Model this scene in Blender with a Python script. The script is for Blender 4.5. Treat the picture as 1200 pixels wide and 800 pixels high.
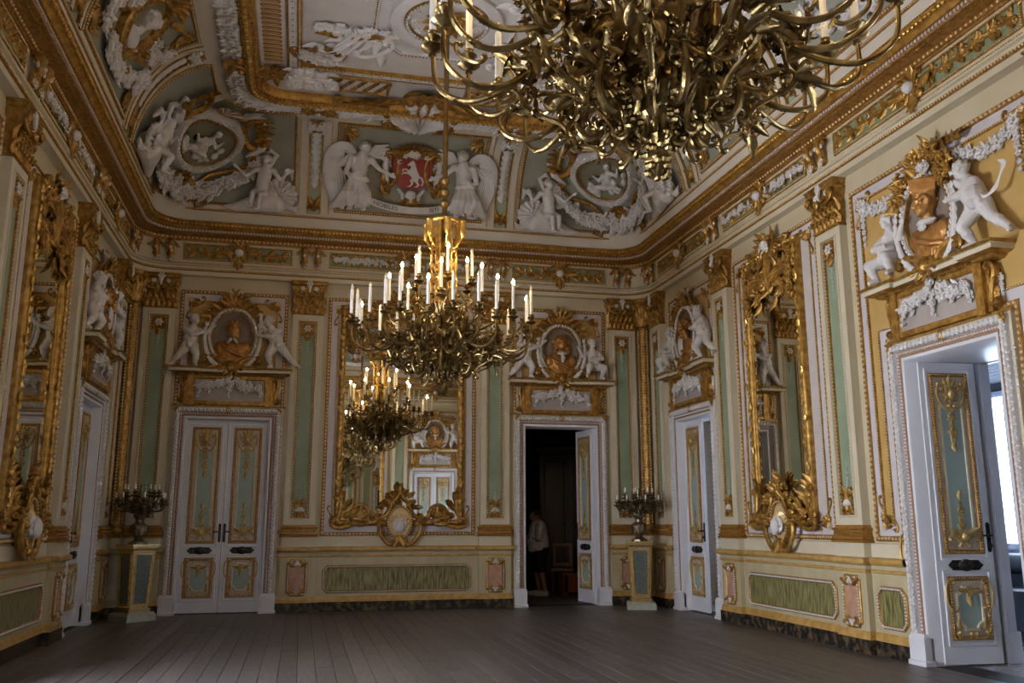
import bpy, math, random
import numpy as np
from mathutils import Vector, Matrix
PI = math.pi
for o in list(bpy.data.objects):
    bpy.data.objects.remove(o)
S = bpy.context.scene
COL = S.collection
W, L = 8.94, 15.3          # ballroom width (x 0..W) and length (y 0..-L)

# ------------------------------------------------------------ camera, world, light, exposure
cd = bpy.data.cameras.new('camera')
cam = bpy.data.objects.new('camera', cd)
COL.objects.link(cam)
cd.sensor_width = 36.0
cd.lens = 1039.95 / 1200 * 36
cd.clip_start = 0.05
yaw, pitch, roll = math.radians(13.221), math.radians(11.526), math.radians(-0.091)
fw = Vector((math.sin(yaw) * math.cos(pitch), math.cos(yaw) * math.cos(pitch), math.sin(pitch)))
rt = Vector((math.cos(yaw), -math.sin(yaw), 0))
up = rt.cross(fw)
r2 = rt * math.cos(roll) + up * math.sin(roll)
u2 = -rt * math.sin(roll) + up * math.cos(roll)
cam.matrix_world = Matrix(((r2.x, u2.x, -fw.x, 2.884), (r2.y, u2.y, -fw.y, -14.883), (r2.z, u2.z, -fw.z, 1.372), (0, 0, 0, 1)))
S.camera = cam

wd = bpy.data.worlds.new('world')
S.world = wd
wd.use_nodes = True
wd.node_tree.nodes['Background'].inputs[0].default_value = (0.62, 0.78, 1.0, 1)
wd.node_tree.nodes['Background'].inputs[1].default_value = 18.0

S.view_settings.view_transform = 'Standard'
S.view_settings.look = 'None'
S.view_settings.gamma = 1
S.view_settings.use_curve_mapping = False
S.view_settings.exposure = 0.48

def area(name, loc, rot, sx, sy, power, col):
    l = bpy.data.lights.new(name, 'AREA')
    l.shape = 'RECTANGLE'; l.size = sx; l.size_y = sy; l.energy = power; l.color = col
    o = bpy.data.objects.new(name, l); COL.objects.link(o)
    o.location = loc; o.rotation_euler = rot
    return o
# area lamps added outside unseen glazed side doors, standing in for daylight
FILL_COL = (0.96, 0.94, 0.96)
area('fill_left_middle', (-0.45, -7.65, 1.7), (0, math.radians(-90), 0), 2.9, 1.25, 640, FILL_COL)
area('fill_left_near', (-0.45, -13.45, 1.7), (0, math.radians(-90), 0), 2.9, 1.25, 230, FILL_COL)
area('fill_right_near', (W + 0.45, -13.45, 1.7), (0, math.radians(90), 0), 2.9, 1.25, 60, FILL_COL)

# ------------------------------------------------------------ materials
MT = {}
def mat(name, col, rough=0.6, metal=0.0, var=0.0, scale=8.0, col2=None, bump=0.0, bscale=60.0, stretch=(1, 1, 1), emit=0.0, contrast=None, coat=0.0):
    m = bpy.data.materials.new(name); MT[name] = m
    m.use_nodes = True
    nt = m.node_tree; N = nt.nodes; b = N['Principled BSDF']
    b.inputs['Base Color'].default_value = (*col, 1)
    b.inputs['Roughness'].default_value = rough
    b.inputs['Metallic'].default_value = metal
    if coat: b.inputs['Coat Weight'].default_value = coat
    if emit:
        b.inputs['Emission Color'].default_value = (*col, 1); b.inputs['Emission Strength'].default_value = emit
    if col2 or bump:
        tc = N.new('ShaderNodeTexCoord'); mp = N.new('ShaderNodeMapping')
        mp.inputs['Scale'].default_value = stretch
        nt.links.new(tc.outputs['Object'], mp.inputs[0])
    if col2:
        n = N.new('ShaderNodeTexNoise'); n.inputs['Scale'].default_value = scale; n.inputs['Detail'].default_value = 5
        nt.links.new(mp.outputs[0], n.inputs['Vector'])
        r = N.new('ShaderNodeValToRGB')
        lo, hi = contrast or (0.35, 0.65)
        r.color_ramp.elements[0].position = lo; r.color_ramp.elements[0].color = (*col, 1)
        r.color_ramp.elements[1].position = hi; r.color_ramp.elements[1].color = (*col2, 1)
        nt.links.new(n.outputs['Fac'], r.inputs[0]); nt.links.new(r.outputs[0], b.inputs['Base Color'])
    if bump:
        n2 = N.new('ShaderNodeTexNoise'); n2.inputs['Scale'].default_value = bscale; n2.inputs['Detail'].default_value = 3
        nt.links.new(mp.outputs[0], n2.inputs['Vector'])
        bp = N.new('ShaderNodeBump'); bp.inputs['Strength'].default_value = bump; bp.inputs['Distance'].default_value = 0.02
        nt.links.new(n2.outputs['Fac'], bp.inputs['Height']); nt.links.new(bp.outputs[0], b.inputs['Normal'])
    return m
mat('gold', (0.26, 0.13, 0.024), 0.38, 0.6, col2=(0.50, 0.295, 0.075), scale=14, bump=0.35, bscale=45)
mat('bright_gold', (0.50, 0.29, 0.06), 0.30, 0.85, col2=(0.82, 0.55, 0.17), scale=16, bump=0.3, bscale=50)
mat('brown_gold', (0.24, 0.115, 0.028), 0.45, 0.45, col2=(0.42, 0.22, 0.055), scale=20, bump=0.3, bscale=60)
mat('cornice_gold', (0.33, 0.165, 0.030), 0.42, 0.6, col2=(0.55, 0.31, 0.07), scale=10, bump=0.4, bscale=50)
mat('lustre_gold', (0.145, 0.088, 0.029), 0.33, 1.0, col2=(0.36, 0.265, 0.12), scale=9, bump=0.25, bscale=30)
mat('cream', (0.50, 0.43, 0.28), 0.6, col2=(0.54, 0.47, 0.33), scale=3)
mat('pale_cream', (0.55, 0.49, 0.35), 0.6, col2=(0.59, 0.53, 0.40), scale=4)
mat('stucco', (0.58, 0.565, 0.56), 0.62, col2=(0.66, 0.645, 0.645), scale=6, bump=0.15, bscale=40)
mat('mauve', (0.50, 0.47, 0.50), 0.65, col2=(0.56, 0.53, 0.55), scale=5)
mat('green', (0.225, 0.285, 0.185), 0.6, col2=(0.275, 0.335, 0.23), scale=3)
mat('cove_green', (0.27, 0.275, 0.215), 0.65, col2=(0.32, 0.325, 0.265), scale=3)
mat('ochre_field', (0.46, 0.29, 0.085), 0.55, col2=(0.52, 0.34, 0.12), scale=4)
mat('taupe', (0.34, 0.29, 0.27), 0.65, col2=(0.39, 0.34, 0.31), scale=5)
mat('paint_white', (0.62, 0.63, 0.68), 0.42, col2=(0.66, 0.67, 0.72), scale=4)
mat('door_green', (0.28, 0.37, 0.34), 0.5, col2=(0.33, 0.42, 0.38), scale=5)
mat('door_cream', (0.52, 0.45, 0.35), 0.55, col2=(0.42, 0.33, 0.24), scale=30)
mat('ochre_marble', (0.40, 0.23, 0.06), 0.35, col2=(0.52, 0.33, 0.11), scale=9, contrast=(0.4, 0.6))
mat('green_marble', (0.07, 0.07, 0.02), 0.3, col2=(0.31, 0.28, 0.12), scale=7, stretch=(5, 5, 0.7), contrast=(0.36, 0.62))
mat('pink_marble', (0.40, 0.20, 0.13), 0.35, col2=(0.52, 0.32, 0.22), scale=10)
mat('dado_marble', (0.42, 0.36, 0.22), 0.4, col2=(0.50, 0.43, 0.28), scale=6, stretch=(1, 1, 0.4))
mat('dark_marble', (0.018, 0.018, 0.018), 0.25, col2=(0.15, 0.10, 0.05), scale=12, contrast=(0.45, 0.72))
mat('bronze', (0.035, 0.035, 0.035), 0.35, 0.8, col2=(0.07, 0.065, 0.055), scale=40)
mat('dark_metal', (0.16, 0.13, 0.085), 0.38, 0.85, col2=(0.27, 0.22, 0.15), scale=20)
mat('candle', (0.80, 0.79, 0.76), 0.5)
mat('bulb_off', (0.75, 0.68, 0.55), 0.3)
mat('bulb_lit', (1.0, 0.70, 0.34), 0.3, emit=170)
mat('red', (0.24, 0.018, 0.014), 0.5, col2=(0.30, 0.028, 0.02), scale=10)
mat('ink', (0.06, 0.05, 0.04), 0.6)
mat('bust_gold', (0.36, 0.17, 0.045), 0.40, 0.5, col2=(0.50, 0.26, 0.08), scale=9, bump=0.2, bscale=25)
mat('niche', (0.16, 0.12, 0.09), 0.7, col2=(0.26, 0.21, 0.17), scale=2.5)
mat('pedestal_green', (0.075, 0.095, 0.085), 0.35, col2=(0.13, 0.15, 0.13), scale=25)
mat('grey_stone', (0.34, 0.35, 0.30), 0.5, col2=(0.40, 0.40, 0.35), scale=12)
mat('mirror_glass', (0.80, 0.79, 0.72), 0.015, 1.0)
mat('passage', (0.35, 0.27, 0.21), 0.8, col2=(0.42, 0.33, 0.26), scale=20, bump=0.2)
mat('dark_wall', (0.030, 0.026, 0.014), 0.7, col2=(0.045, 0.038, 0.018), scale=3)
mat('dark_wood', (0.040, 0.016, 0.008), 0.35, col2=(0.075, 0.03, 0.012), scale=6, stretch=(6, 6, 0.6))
mat('red_wood', (0.20, 0.06, 0.02), 0.35, col2=(0.30, 0.10, 0.03), scale=6, stretch=(6, 6, 0.6))
mat('skin', (0.45, 0.24, 0.16), 0.55)
mat('shirt', (0.70, 0.66, 0.62), 0.8, col2=(0.76, 0.72, 0.68), scale=8)
mat('shorts', (0.012, 0.012, 0.016), 0.8)
mat('hair', (0.03, 0.02, 0.014), 0.6)
mat('shoe', (0.55, 0.55, 0.57), 0.6)
mat('black_leather', (0.015, 0.015, 0.017), 0.4)
mat('plaster_cool', (0.50, 0.54, 0.62), 0.7)
mat('ceiling_white', (0.58, 0.55, 0.52), 0.65, col2=(0.63, 0.60, 0.575), scale=4)
mat('foliage', (0.05, 0.10, 0.03), 0.8, col2=(0.12, 0.2, 0.06), scale=9)
for k in range(4):
    a = 0.062 + 0.010 * k
    mat('plank_%d' % k, (a * 0.97, a * 0.84, a * 0.83), 0.40, col2=(a * 1.55, a * 1.38, a * 1.34), scale=4, stretch=(9, 0.7, 1), bump=0.12, bscale=30)
mat('plank_gap', (0.012, 0.010, 0.009), 0.8)
g = bpy.data.materials.new('window_glass'); MT['window_glass'] = g; g.use_nodes = True
nt = g.node_tree; nt.nodes.remove(nt.nodes['Principled BSDF'])
tr = nt.nodes.new('ShaderNodeBsdfTransparent'); gl = nt.nodes.new('ShaderNodeBsdfGlossy'); mx = nt.nodes.new('ShaderNodeMixShader')
gl.inputs['Roughness'].default_value = 0.02; mx.inputs[0].default_value = 0.06
nt.links.new(tr.outputs[0], mx.inputs[1]); nt.links.new(gl.outputs[0], mx.inputs[2])
nt.links.new(mx.outputs[0], nt.nodes['Material Output'].inputs[0])

# ------------------------------------------------------------ mesh builder
class MB:
    def __init__(s):
        s.v = []; s.f = []; s.n = 0
    def add(s, V, F, m=0):
        V = np.asarray(V, float).reshape(-1, 3)
        if isinstance(F, np.ndarray): F = [F]
        elif F and isinstance(F[0], (tuple, list)):
            d = {}
            for f in F: d.setdefault(len(f), []).append(f)
            F = [np.array(x) for x in d.values()]
        for f in F: s.f.append((f + s.n, m))
        s.v.append(V); s.n += len(V)
        return s
    def merge(s, o, M=None, m=None, fn=None):
        V = np.concatenate(o.v)
        if M is not None:
            A = np.array(M); V = V @ A[:3, :3].T + A[:3, 3]
        if fn is not None: V = fn(V)
        for f, k in o.f: s.f.append((f + s.n, k if m is None else m))
        s.v.append(V); s.n += len(V)
        return s
    def warp(s, fn):
        s.v = [fn(np.concatenate(s.v))]; return s
    def surf(s, P, cu=False, cv=False, m=0):
        P = np.asarray(P, float); nu, nv = P.shape[:2]
        I = np.arange(nu * nv).reshape(nu, nv)
        a = I if cu else I[:-1]; b = np.roll(I, -1, 0) if cu else I[1:]
        if cv: a2, b2 = np.roll(a, -1, 1), np.roll(b, -1, 1)
        else: a2, b2, a, b = a[:, 1:], b[:, 1:], a[:, :-1], b[:, :-1]
        return s.add(P.reshape(-1, 3), np.stack([a, b, b2, a2], -1).reshape(-1, 4), m)
    def poly(s, pts, m=0):
        return s.add(pts, np.arange(len(pts)).reshape(1, -1), m)
    def box(s, x0, x1, y0, y1, z0, z1, m=0):
        V = [(x, y, z) for x in (x0, x1) for y in (y0, y1) for z in (z0, z1)]
        return s.add(V, np.array([(0, 1, 3, 2), (4, 6, 7, 5), (0, 4, 5, 1), (2, 3, 7, 6), (0, 2, 6, 4), (1, 5, 7, 3)]), m)
    def tube(s, pts, r, n=8, m=0, close=False, caps=True, flat=1.0, flatdir=None):
        P = np.asarray(pts, float); k = len(P)
        R = np.full(k, r) if np.isscalar(r) else np.asarray(r, float)
        if len(R) != k: R = np.interp(np.linspace(0, 1, k), np.linspace(0, 1, len(R)), R)
        if close: T = np.roll(P, -1, 0) - np.roll(P, 1, 0)
        else: T = np.gradient(P, axis=0)
        T /= np.linalg.norm(T, axis=1)[:, None] + 1e-12
        ref = np.array(flatdir if flatdir is not None else ((0, 1, 0) if abs(T[0][1]) < 0.8 else (0, 0, 1)), float)
        A = np.zeros_like(P); B = np.zeros_like(P)
        a = ref - T[0] * (ref @ T[0]); a /= np.linalg.norm(a) + 1e-12
        for i in range(k):
            if flatdir is not None: a = ref - T[i] * (ref @ T[i])
            else: a = a - T[i] * (a @ T[i])
            a /= np.linalg.norm(a) + 1e-12
            A[i] = a; B[i] = np.cross(T[i], a)
        t = np.arange(n) * 2 * PI / n
        G = P[:, None] + (A[:, None] * np.cos(t)[None, :, None] * flat + B[:, None] * np.sin(t)[None, :, None]) * R[:, None, None]
        s.surf(G, close, True, m)
        if caps and not close:
            for i in (0, -1):
                if R[i] > 1e-4: s.poly(G[i] if i else G[i][::-1], m)
        return s
    def lathe(s, prof, n=16, m=0, c=(0, 0, 0), rip=0, amp=0.0):
        t = np.arange(n) * 2 * PI / n
        Pf = np.array(prof, float)
        k = 1 + amp * np.cos(rip * t)
        G = np.stack([Pf[:, 0, None] * (np.cos(t) * k)[None], Pf[:, 0, None] * (np.sin(t) * k)[None], np.repeat(Pf[:, 1, None], n, 1)], -1) + np.array(c)
        return s.surf(G, False, True, m)
    def ell(s, c, r, n=8, k=5, m=0, R=None):
        if np.isscalar(r): r = (r, r, r)
        t = np.arange(n) * 2 * PI / n; p = np.linspace(0, PI, k + 1)
        G = np.stack([np.sin(p)[:, None] * np.cos(t)[None], np.sin(p)[:, None] * np.sin(t)[None], np.repeat(np.cos(p)[:, None], n, 1)], -1) * np.array(r)
        if R is not None: G = G @ np.array(R).T
        return s.surf(G + np.array(c), False, True, m)
    def capsule(s, a, b, ra, rb, n=10, m=0):
        a = np.array(a, float); b = np.array(b, float); d = b - a; l = np.linalg.norm(d) + 1e-9; d = d / l
        q = [(a - d * ra * math.cos(x), ra * math.sin(x)) for x in np.linspace(0.05, PI / 2, 4)] + [(b + d * rb * math.sin(x), rb * math.cos(x)) for x in np.linspace(0, PI / 2 - 0.05, 4)]
        return s.tube([x[0] for x in q], [x[1] for x in q], n, m)
    def mesh(s, name, mats, sharp=38):
        me = bpy.data.meshes.new(name)
        V = np.concatenate(s.v)
        me.vertices.add(len(V)); me.vertices.foreach_set('co', V.ravel())
        lp = np.concatenate([f.ravel() for f, _ in s.f]); tot = np.concatenate([np.full(len(f), f.shape[1]) for f, _ in s.f])
        st = np.concatenate([[0], np.cumsum(tot)[:-1]])
        me.loops.add(len(lp)); me.loops.foreach_set('vertex_index', lp.astype(np.int32))
        me.polygons.add(len(tot)); me.polygons.foreach_set('loop_start', st.astype(np.int32))
        me.polygons.foreach_set('material_index', np.concatenate([np.full(len(f), m) for f, m in s.f]).astype(np.int32))
        me.polygons.foreach_set('use_smooth', np.full(len(tot), bool(sharp)))
        me.update(calc_edges=True); me.validate()
        if sharp: me.set_sharp_from_angle(angle=math.radians(sharp))
        for x in ([mats] if isinstance(mats, str) else mats): me.materials.append(MT[x])
        return me
MC = {}
def cached(key, fn):
    if key not in MC: MC[key] = fn()
    return MC[key]
def ob(name, data, parent=None, loc=(0, 0, 0), rot=(0, 0, 0), scale=(1, 1, 1), **props):
    o = bpy.data.objects.new(name, data); COL.objects.link(o)
    if parent: o.parent = parent
    o.location = loc; o.rotation_euler = rot if not np.isscalar(rot) else (0, 0, rot); o.scale = scale
    for k, v in props.items(): o[k] = v
    return o
def thing(name, label, cat, loc=(0, 0, 0), rot=0, group=None, data=None, scale=(1, 1, 1)):
    o = ob(name, data, None, loc, rot, scale, label=label, category=cat)
    if group: o['group'] = group
    return o
def struct(name, data=None, loc=(0, 0, 0), rot=0, **p):
    return ob(name, data, None, loc, rot, kind='structure', **p)

# ------------------------------------------------------------ ornament vocabulary (relief faces -y, wall at y = 0)
def rect(x0, x1, z0, z1): return [(x0, z0), (x1, z0), (x1, z1), (x0, z1)]
def cut_rect(x0, x1, z0, z1, c, concave=False):
    if concave:
        o = []
        for cx, cz, a0 in ((x0, z0, 90), (x1, z0, 180), (x1, z1, 270), (x0, z1, 0)):
            for t in (0, -30, -60, -90):
                a = math.radians(a0 + t); o.append((cx + c * math.cos(a), cz + c * math.sin(a)))
        return o
    return [(x0 + c, z0), (x1 - c, z0), (x1, z0 + c), (x1, z1 - c), (x1 - c, z1), (x0 + c, z1), (x0, z1 - c), (x0, z0 + c)]
def oval(cx, cz, rx, rz, n=32): return [(cx + rx * math.cos(t), cz + rz * math.sin(t)) for t in np.arange(n) * 2 * PI / n]
def inset(P, d):
    P = np.array(P, float); a = P - np.roll(P, 1, 0); b = np.roll(P, -1, 0) - P
    na = np.stack([-a[:, 1], a[:, 0]], 1); na /= np.linalg.norm(na, axis=1)[:, None] + 1e-12
    nb = np.stack([-b[:, 1], b[:, 0]], 1); nb /= np.linalg.norm(nb, axis=1)[:, None] + 1e-12
    h = na + nb; h /= (1 + (na * nb).sum(1))[:, None].clip(0.3)
    return P + h * d
def frame(mb, P, prof, m=0, fill=None):
    """closed moulding: prof = [(inset, depth)], optional flat filling with material fill"""
    rings = []
    for d, y in prof:
        Q = inset(P, d); rings.append(np.stack([Q[:, 0], np.full(len(Q), -y), Q[:, 1]], 1))
    mb.surf(np.array(rings), False, True, m)
    if fill is not None: mb.poly(rings[-1], fill)
    return rings
SPH = MB().ell((0, 0, 0), 1, 6, 4)
SPV = np.concatenate(SPH.v); SPF = SPH.f[0][0]
def beads(mb, path, r, sp, m=0, close=True, stretch=1.0, off=0.0):
    P = np.array(path, float)
    if close: P = np.concatenate([P, P[:1]])
    d = np.linalg.norm(np.diff(P, axis=0), axis=1); c = np.concatenate([[0], np.cumsum(d)])
    n = max(1, int(round(c[-1] / sp)))
    t = (np.arange(n) + 0.5 + off) * c[-1] / n % c[-1]
    X = np.stack([np.interp(t, c, P[:, i]) for i in range(3)], 1)
    i = np.searchsorted(c, t, 'right') - 1; i = i.clip(0, len(d) - 1)
    T = (np.diff(P, axis=0) / (d[:, None] + 1e-12))[i]
    V = SPV[None] * r
    if stretch != 1.0: V = V + (V @ T[:, :, None] if False else np.einsum('kj,nj->nk', SPV * r, T)[:, :, None]) * T[:, None, :] * (stretch - 1)
    V = V + X[:, None]
    F = SPF[None] + (np.arange(n) * len(SPV))[:, None, None]
    mb.add(V.reshape(-1, 3), F.reshape(-1, 4), m)
def line3(P2, y): return [(x, y, z) for x, z in P2]
def leaf(mb, b, ang, Ln, Wd, m=0, curl=0.25, y=0.0, lobes=3, nu=8, bow=0.0):
    """acanthus leaf lying on the wall from b=(x,z) along angle ang; tip curls forward"""
    t = np.linspace(0, 1, nu); v = np.linspace(-1, 1, 5)
    w = Wd * 0.5 * (np.sin(PI * (0.12 + 0.80 * t) ** 0.85) * 0.85 + 0.15 * (1 - t)) * (1 + 0.28 * np.abs(np.sin(lobes * PI * t)))
    cx = t * Ln; cz = bow * Ln * t * t
    hgt = 0.18 * Wd + curl * Ln * t ** 2.2
    X = cx[:, None] + 0 * v[None]; Z = cz[:, None] + w[:, None] * v[None]
    H = hgt[:, None] + Wd * 0.22 * (np.array([-0.9, 0.35, 0.75, 0.35, -0.9]))[None] * np.sin(PI * (0.1 + 0.85 * t))[:, None]
    ca, sa = math.cos(ang), math.sin(ang)
    mb.surf(np.stack([b[0] + X * ca - Z * sa, y - H, b[1] + X * sa + Z * ca], -1), m=m)
def rosette(mb, c, r, m=0, y=0.0, k=5, h=0.6, rot=0.0, n=None):
    n = n or k * 4
    t = np.arange(n) * 2 * PI / n
    q = np.array([(1.0, 0.0), (0.92, 0.55), (0.6, 0.75), (0.32, 0.35), (0.22, 0.95), (0.02, 1.1)])
    mod = 1 + 0.24 * np.cos(k * t)
    k2 = np.where(q[:, 0] > 0.5, 1, 0)[:, None]
    R = r * q[:, 0, None] * (1 + (mod - 1)[None] * k2)
    mb.surf(np.stack([c[0] + R * np.cos(t + rot), y - h * r * q[:, 1, None] + 0 * R, c[1] + R * np.sin(t + rot)], -1), False, True, m)
def shell(mb, c, R, m=0, y=0.0, ribs=9, a0=-20, a1=200, h=0.35):
    n = ribs * 4 + 1
    t = np.radians(np.linspace(a0, a1, n)); q = np.array([0.08, 0.35, 0.65, 0.9, 1.0, 0.97])
    hh = np.array([0.9, 0.75, 0.65, 0.6, 0.35, 0.0]) * h * R
    rib = np.abs(np.cos(np.linspace(0, ribs * PI, n)))
    RR = R * q[:, None] * (1 - 0.10 * (1 - rib)[None] * (q[:, None] > 0.6))
    H = hh[:, None] * (0.55 + 0.45 * rib[None])
    mb.surf(np.stack([c[0] + RR * np.cos(t), y - H, c[1] + RR * np.sin(t)], -1), m=m)
def scroll(mb, p0, p1, r, m=0, y=0.0, S=False, side=1, turns=1.15, n=44, thick=(1.0, 0.55), depth=1.0, sub=7, get=False):
    """C or S scroll with volutes centred near p0 and p1"""
    t = np.linspace(0, 1, n)
    def k(u): return 2 * PI * turns * (u ** 2.4) * 3.4
    a = np.where(t < 0.5, -k(1 - 2 * t) / 2, (k(2 * t - 1) / 2) * (-1 if S else 1)) * side
    a = a * (1 if not S else 1)
    a = a + side * (t - 0.5) * (0 if S else 1.6)
    st = 1.0 / (1 + 7 * np.abs(2 * t - 1) ** 3)
    x = np.cumsum(np.cos(a) * st); z = np.cumsum(np.sin(a) * st)
    j = max(3, n // 6)
    c0 = np.array([x[:j].mean(), z[:j].mean()]); c1 = np.array([x[-j:].mean(), z[-j:].mean()])
    d = c1 - c0; q = complex(*(np.array(p1) - np.array(p0))) / complex(*d)
    w = (x + 1j * z - complex(*c0)) * q + complex(*p0)
    e = np.abs(2 * t - 1)
    R = r * (thick[0] * (1 - e ** 2) + thick[1] * e ** 2)
    P = np.stack([w.real, y - r * 0.6 - 0.9 * r * e ** 4, w.imag], 1)
    if get: return P
    mb.tube(P, R, sub, m, flat=depth)
    for s_, i in ((0, 2), (1, -3)):
        mb.ell((w.real[i], y - r * 1.5, w.imag[i]), r * 1.15, 6, 4, m)
def spray(mb, c, ang, Ln, m=0, y=0.0, rng=random, n=4, w=0.4):
    for i in range(n):
        a = ang + (i - (n - 1) / 2) * 0.55 + rng.uniform(-0.1, 0.1)
        leaf(mb, c, a, Ln * rng.uniform(0.8, 1.1), Ln * w, m, rng.uniform(0.1, 0.35), y)
def garland(mb, pts, r, m=0, y=0.0, seed=1, sp=0.75, fat=None, mleaf=None):
    """swag of blossoms and leaves along a polyline of (x, z)"""
    rg = random.Random(seed); P = np.array(pts, float)
    d = np.linalg.norm(np.diff(P, axis=0), axis=1); c = np.concatenate([[0], np.cumsum(d)])
    n = max(2, int(c[-1] / (r * sp)))
    for i in range(n):
        t = (i + 0.5) / n * c[-1]; x = np.interp(t, c, P[:, 0]); z = np.interp(t, c, P[:, 1])
        f = fat(i / (n - 1)) if fat else 1.0
        for k in range(2 if f > 0.8 else 1):
            rr = r * f * rg.uniform(0.55, 0.9)
            rosette(mb, (x + rg.uniform(-1, 1) * r * f * 0.7, z + rg.uniform(-1, 1) * r * f * 0.7), rr, m, y - rg.uniform(0.2, 0.9) * r * f, rg.choice((4, 5, 6)), 0.8, rg.uniform(0, 6), 12)
        leaf(mb, (x, z), rg.uniform(0, 2 * PI), r * f * 1.7, r * f * 0.9, m if mleaf is None else mleaf, 0.3, y, 2, 5)
def swag(x0, z0, x1, z1, sag, n=14):
    t = np.linspace(0, 1, n); return list(zip(x0 + (x1 - x0) * t, z0 + (z1 - z0) * t - sag * 4 * t * (1 - t)))
def block(mb, x0, x1, prof, back=0.0, ends=True, base=None):
    """moulded block: prof = [(z, depth, material of the band above)], with returns at both ends"""
    base = base if base is not None else min(d for _, d, _ in prof)
    def row(z, d):
        e = d - base
        return [(x0 - e, back, z), (x0 - e, -d, z), (x1 + e, -d, z), (x1 + e, back, z)] if ends else [(x0, -d, z), (x1, -d, z)]
    for (z0, d0, m0), (z1, d1, _) in zip(prof[:-1], prof[1:]):
        mb.surf(np.array([row(z0, d0), row(z1, d1)]).transpose(1, 0, 2), m=m0)
    if ends:
        mb.poly(row(prof[0][0], prof[0][1]), prof[0][2]); mb.poly(row(prof[-1][0], prof[-1][1])[::-1], prof[-2][2])
def smoothed(mb, name, mats, voxel, it=6, fac=0.5, deform=None):
    """fuse the overlapping shapes of mb into one continuous skin"""
    me = mb.mesh('tmp', mats, 0); o = bpy.data.objects.new('tmp', me); COL.objects.link(o)
    r = o.modifiers.new('r', 'REMESH'); r.mode = 'VOXEL'; r.voxel_size = voxel; r.use_smooth_shade = True
    s = o.modifiers.new('s', 'SMOOTH'); s.iterations = it; s.factor = fac
    dg = bpy.context.evaluated_depsgraph_get()
    n = bpy.data.meshes.new_from_object(o.evaluated_get(dg)); n.name = name
    bpy.data.objects.remove(o); bpy.data.meshes.remove(me)
    n.polygons.foreach_set('use_smooth', np.ones(len(n.polygons), bool))
    if not n.materials:
        n.materials.append(MT[mats if isinstance(mats, str) else mats[0]])
    return n
def smooth(pts, n=30):
    P = np.array(pts, float); P = np.concatenate([[2 * P[0] - P[1]], P, [2 * P[-1] - P[-2]]]); o = []
    k = len(P) - 3; t = np.linspace(0, k, n); i = np.minimum(t.astype(int), k - 1); u = (t - i)[:, None]
    a, b, c, d = P[i], P[i + 1], P[i + 2], P[i + 3]
    return 0.5 * (2 * b + (c - a) * u + (2 * a - 5 * b + 4 * c - d) * u ** 2 + (3 * b - a - 3 * c + d) * u ** 3)
# ------------------------------------------------------------ figures
def unit(v):
    v = np.array(v, float); return v / (np.linalg.norm(v) + 1e-9)
def head_shape(mb, c, look, upv, s, m=0, hair='curls', beard=False, neck=None, seed=1):
    """s = half head height; face with brow, eyes, nose, mouth, chin, ears"""
    f = unit(look); u = unit(upv); u = unit(u - f * (u @ f)); r = np.cross(f, u)
    c = np.array(c, float); A = np.stack([r, f, u], 1)
    at = lambda x, y, z: c + (r * x + f * y + u * z) * s
    E = lambda p, q: mb.ell(at(*p), [k * s for k in q], 10, 7, m, A)
    E((0, -0.08, 0.12), (0.76, 0.88, 0.86)); E((0, 0.18, -0.35), (0.58, 0.62, 0.62)); E((0, 0.5, -0.72), (0.26, 0.22, 0.2))
    E((0, 0.80, -0.13), (0.12, 0.20, 0.16)); E((0, 0.74, 0.05), (0.10, 0.14, 0.2)); E((0, 0.66, 0.28), (0.5, 0.2, 0.12))
    E((0, 0.70, -0.42), (0.22, 0.12, 0.06)); E((0, 0.68, -0.54), (0.18, 0.12, 0.06))
    for q in (-1, 1):
        E((q * 0.36, 0.50, -0.25), (0.24, 0.22, 0.24)); E((q * 0.77, -0.05, -0.05), (0.09, 0.2, 0.26)); E((q * 0.28, 0.66, 0.10), (0.13, 0.1, 0.08))
    rg = random.Random(seed)
    if hair in ('curls', 'wig'):
        for i in range(46 if hair == 'curls' else 60):
            a = rg.uniform(0, 2 * PI); z = rg.uniform(0.0, 1.0); q = math.sqrt(max(0, 1 - z * z))
            p = np.array((math.cos(a) * q * 0.8, math.sin(a) * q * 0.9 - 0.12, 0.15 + z * 0.82))
            if p[1] > 0.55 and p[2] < 0.62: continue
            mb.ell(at(*p), s * rg.uniform(0.14, 0.24), 6, 4, m)
    if hair == 'wig':
        for q in (-1, 1):
            for i in range(22):
                mb.ell(at(q * rg.uniform(0.62, 0.98), rg.uniform(-0.6, 0.25), rg.uniform(-1.5, 0.5)), s * rg.uniform(0.18, 0.3), 6, 4, m)
    if beard:
        for i in range(40):
            x = rg.uniform(-0.62, 0.62)
            mb.ell(at(x, 0.5 - abs(x) * 0.5 + rg.uniform(-0.05, 0.15), rg.uniform(-1.1, -0.5)), s * rg.uniform(0.12, 0.2), 6, 4, m)
    if neck is not None:
        mb.capsule(at(0, -0.12, -0.4), neck, 0.42 * s, 0.46 * s, 10, m)
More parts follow.
